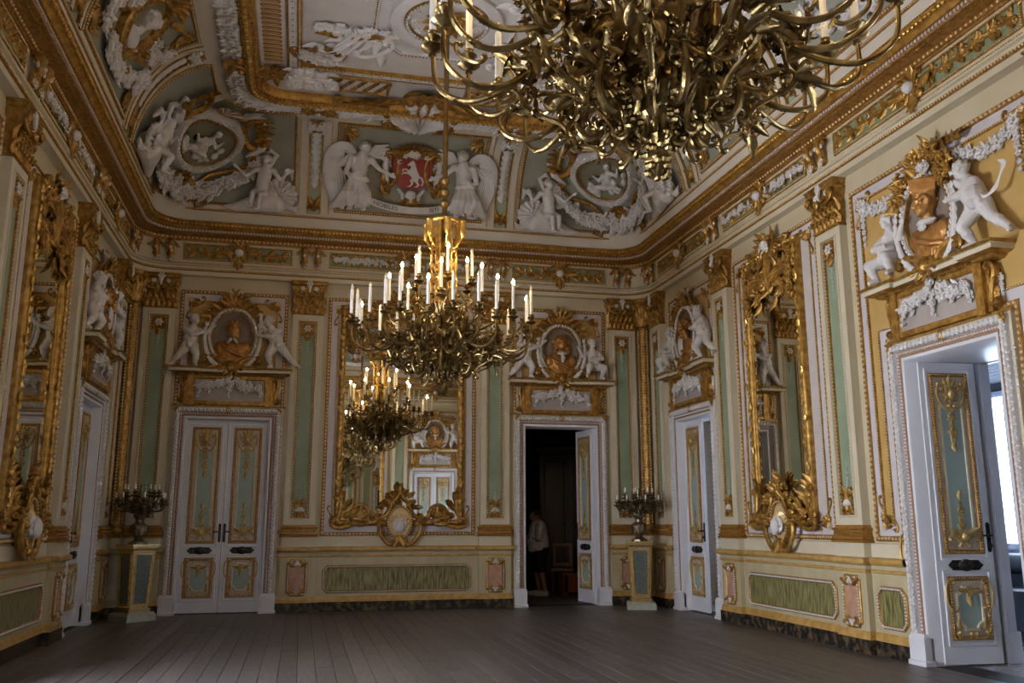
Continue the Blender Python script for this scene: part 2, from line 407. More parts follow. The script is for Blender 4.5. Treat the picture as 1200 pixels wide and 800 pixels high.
def hand(mb, w, d, nrm, s, m=0, curl=0.5):
    """palm and five unequal fingers; w wrist, d pointing direction, nrm palm side"""
    d = unit(d); n = unit(np.array(nrm) - d * (np.array(nrm) @ d)); q = np.cross(d, n); w = np.array(w, float)
    mb.ell(w + d * s * 0.5, (s * 0.42, s * 0.55, s * 0.24), 8, 6, m, np.stack([q, d, n], 1))
    for i, (o, ln) in enumerate(((-0.33, 0.62), (-0.11, 0.72), (0.11, 0.68), (0.32, 0.52))):
        a = w + d * s * 0.92 + q * s * o; b = a + d * s * ln * 0.55 + n * s * curl * 0.15; e = b + d * s * ln * (0.5 - 0.35 * curl) + n * s * curl * ln * 0.5
        mb.capsule(a - d * s * 0.2, b, s * 0.125, s * 0.11, 6, m); mb.capsule(b, e, s * 0.11, s * 0.085, 6, m)
    a = w + d * s * 0.3 - q * s * 0.34; b = a + (d * 0.4 - q * 0.34) * s; e = b + (d * 0.36 + n * curl * 0.25) * s
    mb.capsule(a, b, s * 0.15, s * 0.13, 6, m); mb.capsule(b, e, s * 0.13, s * 0.1, 6, m)
def human(mb, J, k, m=0, putto=True, hair='curls', hands=True, seed=1, legs=True, beard=False):
    """J joints; k overall size (1 = putto of 0.85 m / adult of 1.7 m)"""
    g = (lambda a, b: a) if putto else (lambda a, b: b)
    N = {q: np.array(v, float) for q, v in J.items()}
    head_shape(mb, N['head'], N['look'], N['head'] - N['neck'], k * g(0.088, 0.115), m, hair, beard, N['neck'], seed)
    mb.capsule(N['neck'], N['chest'], k * g(0.06, 0.085), k * g(0.105, 0.135), 12, m)
    mb.capsule(N['chest'], N['pelvis'], k * g(0.105, 0.14), k * g(0.10, 0.135), 12, m)
    md = (N['chest'] * 0.4 + N['pelvis'] * 0.6)
    if putto: mb.ell(md + unit(J.get('front', (0, -1, 0))) * 0.03 * k, k * 0.115, 10, 7, m)
    for q in ('l', 'r'):
        s, e, h = N['s' + q], N['e' + q], N['h' + q]
        mb.capsule(N['chest'] * 0.6 + N['neck'] * 0.4, s, k * g(0.06, 0.075), k * g(0.052, 0.066), 8, m)
        mb.capsule(s, e, k * g(0.052, 0.06), k * g(0.042, 0.045), 10, m)
        mb.capsule(e, h, k * g(0.044, 0.044), k * g(0.029, 0.03), 10, m)
        mb.ell(e * 0.6 + h * 0.4, k * g(0.046, 0.046), 8, 5, m)
        if hands: hand(mb, h, h - e, J.get('palm' + q, (0, -1, -0.3)), k * g(0.058, 0.095), m)
        if legs:
            p, n, a, t = N['p' + q], N['n' + q], N['a' + q], N['t' + q]
            mb.capsule(N['pelvis'], p, k * g(0.08, 0.11), k * g(0.08, 0.1), 10, m)
            mb.capsule(p, n, k * g(0.085, 0.095), k * g(0.058, 0.062), 12, m)
            mb.capsule(n, a, k * g(0.058, 0.06), k * g(0.034, 0.04), 10, m)
            mb.ell(n * 0.62 + a * 0.38, k * g(0.058, 0.06), 8, 6, m)
            mb.capsule(a, t, k * g(0.036, 0.045), k * g(0.028, 0.032), 8, m)
def putto_pose(v):
    """poses stand on z = 0, the carried medallion lies towards +x"""
    if v == 0:      # striding, far leg stretched back, both arms to the medallion
        return dict(head=(0.0, -0.16, 0.78), look=(0.75, -0.6, 0.1), neck=(-0.02, -0.13, 0.66), chest=(-0.03, -0.13, 0.56), pelvis=(-0.06, -0.12, 0.38),
            sl=(-0.13, -0.15, 0.60), el=(-0.02, -0.25, 0.50), hl=(0.13, -0.24, 0.55), sr=(0.08, -0.11, 0.60), er=(0.17, -0.15, 0.56), hr=(0.26, -0.17, 0.64),
            pl=(-0.11, -0.12, 0.34), nl=(-0.20, -0.17, 0.20), al=(-0.33, -0.10, 0.05), tl=(-0.36, -0.18, 0.02), pr=(0.0, -0.13, 0.33), nr=(0.06, -0.22, 0.20), ar=(0.04, -0.15, 0.05), tr=(0.07, -0.23, 0.02))
    if v == 1:      # seated on the scroll, one knee raised, arm across
        return dict(head=(0.01, -0.16, 0.68), look=(-0.35, -0.9, 0.0), neck=(0.0, -0.13, 0.56), chest=(-0.01, -0.13, 0.46), pelvis=(-0.03, -0.13, 0.28),
            sl=(-0.11, -0.14, 0.50), el=(-0.15, -0.23, 0.40), hl=(0.02, -0.26, 0.38), sr=(0.10, -0.12, 0.50), er=(0.19, -0.17, 0.44), hr=(0.25, -0.18, 0.54),
            pl=(-0.09, -0.15, 0.26), nl=(-0.17, -0.30, 0.22), al=(-0.13, -0.24, 0.05), tl=(-0.15, -0.32, 0.03), pr=(0.05, -0.15, 0.26), nr=(0.10, -0.30, 0.26), ar=(0.13, -0.26, 0.09), tr=(0.16, -0.33, 0.06))
    # v == 2: leaning steeply against the palm frame with a long stretched leg
    return dict(head=(0.05, -0.17, 0.80), look=(0.9, -0.4, -0.05), neck=(0.01, -0.14, 0.69), chest=(-0.03, -0.14, 0.60), pelvis=(-0.10, -0.13, 0.43),
        sl=(-0.11, -0.18, 0.63), el=(0.0, -0.26, 0.52), hl=(0.15, -0.24, 0.54), sr=(0.08, -0.10, 0.64), er=(0.16, -0.13, 0.72), hr=(0.18, -0.16, 0.84),
        pl=(-0.15, -0.13, 0.39), nl=(-0.27, -0.18, 0.24), al=(-0.42, -0.12, 0.08), tl=(-0.47, -0.20, 0.05), pr=(-0.04, -0.15, 0.37), nr=(0.03, -0.24, 0.22), ar=(-0.02, -0.16, 0.05), tr=(0.02, -0.25, 0.02))
def putto_mesh(v):
    def go():
        mb = MB(); J = putto_pose(v); human(mb, J, 1.0, seed=v + 3)
        P = np.array(J['pelvis'])
        for a in np.linspace(0, PI, 5): mb.ell(P + np.array((math.cos(a) * 0.09, -0.09 * math.sin(a), -0.02)), (0.05, 0.05, 0.06), 8, 5)
        return smoothed(mb, 'putto', 'stucco', 0.0085, 2, 0.45)
    return cached('putto%d' % v, go)
def ribbon_mesh():
    mb = MB(); P = np.array(putto_pose(2)['pelvis'])
    mb.tube(smooth([P + (-0.06, -0.06, 0.03), P + (-0.16, -0.07, 0.0), P + (-0.25, -0.05, 0.05), P + (-0.31, -0.04, 0.15), P + (-0.37, -0.05, 0.23), P + (-0.33, -0.07, 0.27)], 30), [0.022, 0.012, 0.026, 0.010, 0.034, 0.004], 8, flat=0.35, flatdir=(0, 1, 0))
    return mb.mesh('ribbon', 'stucco')
def bust(parent, kind, z):
    """half-length portrait bust, gold with white collar; kind beard / wig / cap / robe"""
    def body():
        mb = MB(); look = {'beard': (0.15, -1, 0), 'wig': (0.1, -1, 0.05), 'cap': (-0.45, -1, -0.05), 'robe': (-0.7, -0.8, 0)}[kind]
        head_shape(mb, (0, -0.13, 0.22), look, (0, 0, 1), 0.135, 0, 'wig' if kind in ('wig', 'robe') else 'curls', kind == 'beard', (0, -0.09, 0.02), 7)
        mb.ell((0, -0.08, -0.13), (0.235, 0.10, 0.17), 14, 9); mb.ell((0, -0.08, -0.26), (0.27, 0.09, 0.13), 14, 8)
        for q in (-1, 1):
            mb.ell((q * 0.19, -0.08, -0.10), (0.10, 0.09, 0.12), 10, 7)
            for i in range(4):
                mb.tube([(q * (0.06 + 0.05 * i), -0.15 + 0.012 * i, 0.0 - 0.025 * i), (q * (0.10 + 0.03 * i), -0.172 + 0.014 * i, -0.15), (q * (0.02 + 0.04 * i) + 0.04, -0.16, -0.34)], [0.008, 0.014, 0.008], 6)
        mb.tube([(-0.22, -0.12, -0.02), (-0.08, -0.19, -0.14), (0.10, -0.19, -0.22), (0.24, -0.13, -0.24)], [0.02, 0.03, 0.028, 0.02], 8)
        if kind == 'cap':
            mb.lathe([(0.0, 0.155), (0.19, 0.155), (0.165, 0.02), (0.13, -0.02), (0, -0.02)], 4, 0, (0, -0.12, 0.31))
        return smoothed(mb, 'bust', 'bust_gold', 0.011, 3, 0.4)
    def collar():
        mb = MB()
        if kind == 'beard':
            for q in (-1, 1): mb.capsule((q * 0.035, -0.20, 0.02), (q * 0.075, -0.20, -0.03), 0.03, 0.012, 8)
        elif kind == 'cap':
            mb.ell((0.05, -0.17, 0.02), (0.13, 0.07, 0.035), 10, 6); mb.ell((0.02, -0.2, -0.03), (0.06, 0.03, 0.04), 8, 5)
        elif kind == 'robe':
            mb.ell((-0.03, -0.19, -0.08), (0.08, 0.04, 0.17), 10, 6); mb.ell((0.0, -0.17, 0.03), (0.1, 0.06, 0.03), 10, 6)
        else:
            mb.ell((0, -0.185, 0.03), (0.10, 0.05, 0.035), 10, 6)
            mb.tube([(0, -0.21, 0.02), (0.01, -0.22, -0.06), (0, -0.2, -0.14)], [0.03, 0.04, 0.015], 8)
        return mb.mesh('collar', 'stucco')
    o = ob('bust', cached('bust' + kind, body), parent, (0, 0, z)); o['label'] = 'gilded portrait bust'
    c = ob('collar', cached('collar' + kind, collar), o); c['label'] = 'white collar'
mat('ochre_gold', (0.30, 0.145, 0.03), 0.42, 0.35, col2=(0.42, 0.22, 0.05), scale=18)
mat('gold_pale', (0.62, 0.45, 0.22), 0.4, 0.35, col2=(0.72, 0.56, 0.32), scale=20)
mat('pale_green', (0.38, 0.46, 0.38), 0.6)
mat('brown_pink', (0.28, 0.16, 0.10), 0.55, col2=(0.36, 0.22, 0.15), scale=30)
mat('mauve2', (0.49, 0.455, 0.44), 0.65, col2=(0.54, 0.50, 0.485), scale=4)
mat('side_floor', (0.24, 0.235, 0.24), 0.18, col2=(0.31, 0.30, 0.305), scale=5, stretch=(1, 8, 1))
mat('door_gilt', (0.40, 0.27, 0.09), 0.38, 0.5, col2=(0.58, 0.43, 0.19), scale=18, bump=0.2, bscale=50)
mat('lit_stucco', (0.70, 0.69, 0.70), 0.6, col2=(0.78, 0.77, 0.78), scale=6)  # paler copy of stucco, brightness for the dim ceiling put into the colour
# ------------------------------------------------------------ wall modules (local: x along the wall, -y into the room)
HW, DH = 0.635, 3.0        # door: half clear width, clear height
DADO = [(0.0, 0.085, 0), (0.15, 0.085, 1), (0.155, 0.075, 1), (0.20, 0.072, 1), (0.235, 0.052, 2), (0.835, 0.05, 1), (0.845, 0.066, 1), (0.868, 0.066, 1), (0.875, 0.052, 2), (0.915, 0.055, 1),
        (0.93, 0.10, 1), (0.955, 0.115, 1), (0.985, 0.112, 1), (1.0, 0.09, 3), (1.003, 0.03, 3), (1.145, 0.025, 3), (1.15, 0.0, 3)]
DM = ['dark_marble', 'ochre_marble', 'dado_marble', 'pale_cream']
def dado_run(x0, x1):
    mb = MB(); block(mb, x0, x1, DADO, ends=False)
    return mb.mesh('dado', DM, 30)
def marble_panel(parent, x0, x1, loc, rot, z0=0.29, z1=0.70):
    def go():
        mb = MB(); w = (x1 - x0) / 2; P = cut_rect(-w, w, z0, z1, 0.07)
        frame(mb, P, [(-0.012, 0.045), (-0.012, 0.062), (0.0, 0.072), (0.022, 0.072), (0.034, 0.056)], 0, 1)
        beads(mb, line3(inset(P, 0.011), -0.074), 0.0125, 0.034, 2)
        return mb.mesh('marble_panel', ['brown_gold', 'green_marble', 'stucco'])
    c = (x0 + x1) / 2
    return ob('marble_panel', cached('mp%.2f' % (x1 - x0), go), parent, (c, 0, 0))

def capital_mesh():
    mb = MB(); z0, z1 = 4.76, 5.33
    block(mb, -0.235, 0.235, [(z0, 0.10, 0), (z0 + 0.02, 0.125, 0), (z0 + 0.04, 0.10, 0), (z0 + 0.35, 0.115, 0), (z0 + 0.46, 0.155, 0), (z0 + 0.48, 0.155, 0)])
    block(mb, -0.265, 0.265, [(z1 - 0.085, 0.15, 0), (z1 - 0.06, 0.175, 0), (z1 - 0.03, 0.175, 0), (z1 - 0.02, 0.19, 0), (z1, 0.19, 0)])
    for n_, zz, hw_, s_ in ((6, 0.15, 0.215, 1.0), (5, 0.27, 0.18, 1.0), (4, 0.37, 0.14, 0.85)):
        for x in np.linspace(-hw_, hw_, n_):      # curled leaf tips
            mb.ell((x, -0.152, z0 + zz), (0.030 * s_, 0.024, 0.020), 8, 5); mb.ell((x, -0.158, z0 + zz - 0.022), (0.014, 0.016, 0.016), 6, 4)
            for q in (-1, 1): mb.ell((x + q * 0.03 * s_, -0.135, z0 + zz - 0.03), (0.016, 0.02, 0.022), 6, 4)
    for x in np.linspace(-0.21, 0.21, 6): leaf(mb, (x, z0 + 0.03), PI / 2, 0.11, 0.075, 0, 0.25, -0.095, 4)
    for x in np.linspace(-0.175, 0.175, 5): leaf(mb, (x, z0 + 0.12), PI / 2, 0.13, 0.08, 0, 0.25, -0.098, 4)
    for x in np.linspace(-0.14, 0.14, 4): leaf(mb, (x, z0 + 0.24), PI / 2, 0.11, 0.06, 0, 0.25, -0.105, 3)
    for q in (-1, 1):
        leaf(mb, (q * 0.24, z0 + 0.03), PI / 2, 0.17, 0.08, 0, 0.3, -0.08); leaf(mb, (q * 0.24, z0 + 0.17), PI / 2, 0.17, 0.08, 0, 0.3, -0.08)
        scroll(mb, (q * 0.225, z1 - 0.16), (q * 0.06, z1 - 0.22), 0.020, 0, -0.165, side=-q, turns=1.4)
        mb.tube([(q * 0.225 + 0.05 * math.cos(a_) * (1 - a_ / 16), -0.20, z1 - 0.16 + 0.05 * math.sin(a_) * (1 - a_ / 16)) for a_ in np.linspace(0, 11, 26)], 0.012, 6)
        mb.ell((q * 0.225, -0.205, z1 - 0.16), 0.018, 8, 5)
    for q in (-1, 1): rosette(mb, (q * 0.11, z1 - 0.13), 0.035, 1, -0.15, 5)
    rosette(mb, (0, z1 - 0.055), 0.055, 1, -0.175, 6, 0.7)
    mb.tube([(0, -0.18, z1 - 0.1), (0, -0.19, z1 - 0.16), (0, -0.17, z1 - 0.2)], [0.03, 0.022, 0.01], 6, 1)
    beads(mb, [(-0.24, -0.128, z0 + 0.02), (0.24, -0.128, z0 + 0.02)], 0.012, 0.03, 0, False)
    return mb.mesh('capital', ['gold', 'stucco'])
def pilaster(loc, rot, label, group):
    t = thing('pilaster', label, 'pilaster', loc, rot, group)
    def ped():
        mb = MB(); D = [(z, d + 0.07, m) for z, d, m in DADO[:-3]] + [(1.0, 0.12, 3), (1.15, 0.115, 3), (1.152, 0.0, 3)]
        block(mb, -0.27, 0.27, D, base=0.12); return mb.mesh('pedestal', DM, 30)
    ob('pedestal', cached('ped', ped), t)
    def pink():
        mb = MB(); P = cut_rect(-0.155, 0.155, 0.26, 0.80, 0.05, True)
        frame(mb, P, [(-0.01, 0.118), (-0.01, 0.135), (0.005, 0.145), (0.03, 0.145), (0.042, 0.128)], 0, 1)
        beads(mb, line3(inset(P, 0.017), -0.146), 0.013, 0.034, 2)
        for q, z in ((1, 0.735), (-1, 0.325)):
            shell(mb, (0, z - q * 0.02), 0.075, 2, -0.135, 7, 0 if q > 0 else 180, 180 if q > 0 else 360, 0.5)
            for s in (-1, 1):
                scroll(mb, (s * 0.05, z + q * 0.055), (s * 0.13, z + q * 0.02), 0.016, 0, -0.14, side=s * q)
                leaf(mb, (s * 0.04, z - q * 0.03), (PI / 2 if q > 0 else -PI / 2) - s * q * 1.1, 0.12, 0.06, 0, 0.2, -0.14)
        return mb.mesh('pink_marble_panel', ['gold', 'pink_marble', 'stucco'])
    ob('pink_marble_panel', cached('pink', pink), t)
    def base():
        mb = MB(); block(mb, -0.255, 0.255, [(1.15, 0.145, 0), (1.175, 0.15, 0), (1.18, 0.125, 0), (1.19, 0.14, 0), (1.215, 0.142, 0), (1.22, 0.125, 0), (1.275, 0.12, 0), (1.28, 0.135, 0), (1.31, 0.135, 0), (1.315, 0.11, 0), (1.34, 0.105, 0)], base=0.105)
        beads(mb, [(-0.27, -0.125, 1.247), (0.27, -0.125, 1.247)], 0.018, 0.04, 0, False, 0.8)
        beads(mb, [(-0.27, -0.14, 1.295), (0.27, -0.14, 1.295)], 0.01, 0.022, 1, False)
        return mb.mesh('base_moulding', ['ochre_gold', 'gold'])
    ob('base_moulding', cached('pbase', base), t)
    def shaft():
        mb = MB(); P = rect(-0.25, 0.25, 1.34, 4.76)
        frame(mb, P, [(0.0, 0.0), (0.0, 0.10), (0.085, 0.10), (0.09, 0.115), (0.105, 0.115), (0.11, 0.08)], 0)
        frame(mb, inset(P, 0.11), [(0.0, 0.08), (0.005, 0.092), (0.03, 0.092), (0.034, 0.07)], 2)
        frame(mb, inset(P, 0.144), [(0.0, 0.07), (0.001, 0.069)], 1, 1)
        return mb.mesh('shaft', ['pale_cream', 'green', 'brown_gold'])
    ob('shaft', cached('shaft', shaft), t)
    def bd():
        mb = MB(); beads(mb, line3(rect(-0.123, 0.123, 1.467, 4.633), -0.092), 0.0135, 0.042, 0); return mb.mesh('bead_border', 'gold_pale')
    ob('bead_border', cached('pbead', bd), t, kind='stuff')
    def mask():
        mb = MB(); z = 4.53
        frame(mb, rect(-0.105, 0.105, z - 0.11, z + 0.1), [(0, 0.07), (0.004, 0.1), (0.018, 0.1), (0.02, 0.085)], 0, 0)
        rosette(mb, (0, z), 0.06, 1, -0.09, 6, 0.7)
        for a in range(8): leaf(mb, (0, z), a * PI / 4 + 0.4, 0.1, 0.05, 0, 0.15, -0.09)
        for q in (-1, 1): scroll(mb, (q * 0.07, z + 0.07), (q * 0.07, z - 0.08), 0.016, 0, -0.09, side=q)
        leaf(mb, (0, z - 0.08), -PI / 2, 0.14, 0.09, 0, 0.1, -0.08)
        return mb.mesh('mask_ornament', ['gold', 'stucco'])
    ob('mask_ornament', cached('pmask', mask), t)
    def husk():
        mb = MB(); mb.tube([(0, -0.075, 4.50), (0, -0.072, 4.02)], 0.006, 6)
        for i in range(6): rosette(mb, (0, 4.31 - 0.055 * i), 0.03 - 0.003 * i, 0, -0.07, 4, 0.7, i)
        return mb.mesh('husk_drop', 'pale_green')
    ob('husk_drop', cached('phusk', husk), t)
    def drop():
        mb = MB(); z = 1.58
        rosette(mb, (0, z), 0.085, 0, -0.07, 8, 0.4); shell(mb, (0, z - 0.03), 0.075, 1, -0.1, 7, 0, 180, 0.5)
        for q in (-1, 1):
            scroll(mb, (q * 0.09, z + 0.1), (q * 0.075, z - 0.09), 0.018, 0, -0.08, side=q); leaf(mb, (0, z + 0.07), PI / 2 - q * 0.5, 0.13, 0.07, 0, 0.2, -0.08)
            leaf(mb, (q * 0.02, z - 0.06), -PI / 2 + q * 0.9, 0.09, 0.05, 0, 0.2, -0.08)
        for i in range(5): rosette(mb, (0, z + 0.17 + 0.055 * i), 0.032 - 0.004 * i, 2, -0.075, 4, 0.7, i)
        return mb.mesh('shell_ornament', ['gold', 'stucco', 'pale_green'])
    ob('shell_ornament', cached('pdrop', drop), t)
    ob('capital', cached('capital', capital_mesh), t)
    return t

def three_sided(mb, hw, h, prof, m, z0=0.0):
    mb.surf(np.array([[(-hw - o, -y, z0), (-hw - o, -y, h + o), (hw + o, -y, h + o), (hw + o, -y, z0)] for o, y in prof]), m=m)
def leaf_mesh(left):
    """one leaf; hinge edge at x = 0, front face at y = -0.025"""
    mb = MB(); w = HW - 0.004; x0, x1 = (0, w) if left else (-w, 0); c = (x0 + x1) / 2
    mb.box(x0, x1, -0.02, 0.025, 0.012, DH - 0.008, 0)
    for z0, z1 in ((0.18, 0.9), (1.0, DH - 0.07)):
        frame(mb, rect(x0 + 0.055, x1 - 0.055, z0, z1), [(0, 0.02), (0.003, 0.03), (0.02, 0.03), (0.026, 0.022)], 0)
    return mb.mesh('stile', 'paint_white')
def door_panel_mesh(z0, z1, hw, big):
    mb = MB(); P = rect(-hw, hw, z0, z1)
    frame(mb, P, [(-0.004, 0.018), (0, 0.038), (0.03, 0.04), (0.04, 0.026)], 0, 1)
    beads(mb, line3(inset(P, 0.015), -0.04), 0.0105, 0.03, 2)
    iw = hw * 0.50
    if big:
        Q = rect(-iw, iw, z0 + 0.20, z1 - 0.36); frame(mb, Q, [(-0.035, 0.026), (-0.03, 0.037), (-0.008, 0.037), (0, 0.028)], 3, 4)
        frame(mb, inset(Q, -0.04), [(0, 0.026), (0.004, 0.036), (0.012, 0.036), (0.015, 0.026)], 2)
        z = z1 - 0.22
        rosette(mb, (0, z), 0.085, 2, -0.03, 8, 0.5); mb.ell((0, -0.07, z), (0.04, 0.03, 0.05), 8, 6, 2)
        for q in (-1, 1):
            scroll(mb, (q * 0.03, z - 0.12), (q * 0.1, z + 0.06), 0.015, 2, -0.03, side=q); leaf(mb, (0, z + 0.05), PI / 2 - q * 0.55, 0.14, 0.06, 2, 0.1, -0.03)
            scroll(mb, (q * 0.13, z + 0.11), (q * 0.05, z + 0.13), 0.011, 2, -0.03, side=-q)
        leaf(mb, (0, z + 0.05), PI / 2, 0.14, 0.07, 2, 0.1, -0.03)
        for i, s in enumerate((0.035, 0.045, 0.032, 0.05, 0.03)): rosette(mb, (0, z - 0.17 - 0.075 * i), s, 2, -0.028, 4 + i % 2, 0.5, i)
        leaf(mb, (0, z - 0.5), -PI / 2, 0.09, 0.06, 2, 0.1, -0.028)
        z = z0 + 0.17
        rosette(mb, (0, z), 0.07, 2, -0.03, 6, 0.5); mb.ell((0, -0.06, z), (0.035, 0.03, 0.04), 8, 6, 2)
        for q in (-1, 1):
            leaf(mb, (q * 0.03, z), PI / 2 - q * 1.0, 0.15, 0.07, 2, 0.15, -0.03); scroll(mb, (q * 0.15, z - 0.03), (q * 0.05, z - 0.09), 0.014, 2, -0.03, side=q)
        for i, s in enumerate((0.045, 0.032, 0.04, 0.025)): rosette(mb, (0, z + 0.11 + 0.07 * i), s, 2, -0.028, 4, 0.5, i)
        leaf(mb, (0, z + 0.36), PI / 2, 0.1, 0.05, 2, 0.1, -0.028)
    else:
        Q = cut_rect(-hw * 0.66, hw * 0.66, z0 + 0.09, z1 - 0.09, 0.07, True); frame(mb, Q, [(-0.01, 0.026), (0, 0.04), (0.02, 0.04), (0.026, 0.028)], 3, 4)
        z = z1 - 0.14; rosette(mb, (0, z), 0.05, 2, -0.03, 6, 0.6)
        leaf(mb, (0, z - 0.03), -PI / 2, 0.12, 0.06, 2, 0.1, -0.03)
        for q in (-1, 1):
            leaf(mb, (0, z), q * 0.1 + (0 if q > 0 else PI), 0.13, 0.06, 2, 0.1, -0.03)
            scroll(mb, (q * 0.15, z0 + 0.07), (q * 0.03, z0 + 0.06), 0.014, 2, -0.03, side=-q); leaf(mb, (q * 0.14, z0 + 0.1), PI / 2, 0.12, 0.05, 2, 0.1, -0.03)
            scroll(mb, (q * 0.165, z1 - 0.06), (q * 0.15, z0 + 0.3), 0.011, 2, -0.03, side=-q)
    return mb.mesh('door_panel', ['brown_gold', 'door_cream', 'door_gilt', 'pale_cream', 'door_green'])
def plate_mesh():
    mb = MB(); P = cut_rect(-0.19, 0.19, -0.05, 0.05, 0.05); frame(mb, P, [(0, 0.02), (0.004, 0.034), (0.016, 0.034), (0.02, 0.028)], 0, 0)
    mb.lathe([(0, 0.0), (0.09, 0.0), (0.07, 0.022), (0.03, 0.035), (0, 0.045)], 14)
    v = mb.v[-1]; mb.v[-1] = np.stack([v[:, 0], -v[:, 2] - 0.025, v[:, 1] * 0.7], 1)
    for q in (-1, 1): rosette(mb, (q * 0.12, 0), 0.028, 0, -0.028, 6, 0.5)
    return mb.mesh('push_plate', 'bronze')
def handle_mesh():
    mb = MB(); frame(mb, cut_rect(-0.022, 0.022, -0.15, 0.15, 0.02), [(0, 0.02), (0.003, 0.032), (0.01, 0.032)], 0, 0)
    mb.tube([(0, -0.03, 0.02), (0, -0.075, 0.02), (-0.03, -0.085, 0.02), (-0.1, -0.08, 0.015)], [0.013, 0.012, 0.011, 0.008], 8)
    mb.lathe([(0.022, 0), (0.022, 0.02), (0, 0.03)], 10); v = mb.v[-1]; mb.v[-1] = np.stack([v[:, 0], -v[:, 2] - 0.03, v[:, 1] - 0.08], 1)
    return mb.mesh('handle', 'bronze')
def door_leaf(parent, left, angle):
    """angle > 0 swings the leaf away from the ballroom"""
    x = -HW if left else HW
    l = ob('door_leaf', cached('leafm%d' % left, lambda: leaf_mesh(left)), parent, (x, 0.10, 0), (0, 0, math.radians(angle) * (1 if left else -1)))
    c = HW / 2 * (1 if left else -1)
    ob('upper_panel', cached('dpan1', lambda: door_panel_mesh(1.06, DH - 0.12, 0.215, True)), l, (c, 0, 0))
    ob('lower_panel', cached('dpan0', lambda: door_panel_mesh(0.24, 0.84, 0.215, False)), l, (c, 0, 0))
    ob('push_plate', cached('plate', plate_mesh), l, (c, 0, 0.95)); e = HW - 0.035
    ob('handle', cached('handle', handle_mesh), l, (e if left else -e, 0, 1.22), (0, 0, 0), (1 if left else -1, 1, 1))
    return l
def door_frame(parent, backing=False):
    def arch():
        mb = MB()
        three_sided(mb, HW, DH, [(-0.005, -0.36), (-0.005, 0.03), (0.006, 0.05), (0.03, 0.055), (0.04, 0.045)], 0)
        three_sided(mb, HW, DH, [(0.04, 0.045), (0.045, 0.06), (0.055, 0.062), (0.06, 0.05), (0.105, 0.05)], 1)
        three_sided(mb, HW, DH, [(0.105, 0.05), (0.115, 0.085), (0.14, 0.10), (0.165, 0.085), (0.172, 0.05)], 0)
        three_sided(mb, HW, DH, [(0.172, 0.05), (0.178, 0.055), (0.21, 0.055), (0.215, 0.0)], 2)
        for q in (-1, 1):
            block(mb, q * (HW + 0.11) - 0.115, q * (HW + 0.11) + 0.115, [(0, 0.12, 0), (0.04, 0.12, 0), (0.05, 0.105, 0), (0.26, 0.105, 0), (0.29, 0.09, 0), (0.30, 0.09, 0)], base=0.105)
            mb.box(q * (HW + 0.05) - 0.05, q * (HW + 0.05) + 0.05, -0.05, 0.36, 0, 0.3, 0)
        return mb.mesh('architrave', ['paint_white', 'brown_pink', 'pale_cream'])
    ob('architrave', cached('arch', arch), parent)
    if backing:
        ob('light_stop_board', cached('backb', lambda: MB().box(-HW, HW, 0.25, 0.28, 0, DH).mesh('light_stop_board', 'dark_wood', None)), parent)  # added behind closed doors to keep outside light from the gaps
    def carve():
        mb = MB(); h = HW + 0.14
        for q in (-1, 1):
            beads(mb, [(q * h, -0.095, 0.32), (q * h, -0.095, DH + 0.14)], 0.030, 0.062, 0, False, 1.1)
            beads(mb, [(q * h - 0.022, -0.088, 0.32), (q * h - 0.022, -0.088, DH + 0.14)], 0.017, 0.062, 0, False, 1, 0.5)
            beads(mb, [(q * h + 0.022, -0.088, 0.32), (q * h + 0.022, -0.088, DH + 0.14)], 0.017, 0.062, 0, False, 1, 0.5)
            beads(mb, [(q * (HW + 0.08), -0.052, 0.32), (q * (HW + 0.08), -0.052, DH + 0.08)], 0.013, 0.036, 0, False)
            for i in range(8): rosette(mb, (q * (HW + 0.196), 2.86 - i * 0.085), 0.024 - 0.0015 * i, 0, -0.05, 5, 0.9, i)
            scroll(mb, (q * (HW + 0.24), 0.98), (q * (HW + 0.22), 1.22), 0.014, 1, -0.03, side=q)
        beads(mb, [(-h, -0.095, DH + 0.14), (h, -0.095, DH + 0.14)], 0.030, 0.062, 0, False, 1.1)
        for d in (-0.022, 0.022): beads(mb, [(-h, -0.088, DH + 0.14 + d), (h, -0.088, DH + 0.14 + d)], 0.017, 0.062, 0, False, 1, 0.5)
        beads(mb, [(-h, -0.052, DH + 0.08), (h, -0.052, DH + 0.08)], 0.013, 0.036, 0, False)
        for x in (-h, 0, h):
            rosette(mb, (x, DH + 0.14), 0.05, 1, -0.095, 6, 0.5)
        return mb.mesh('carved_leaves', ['stucco', 'gold'])
    ob('carved_leaves', cached('carve', carve), parent, kind='stuff')

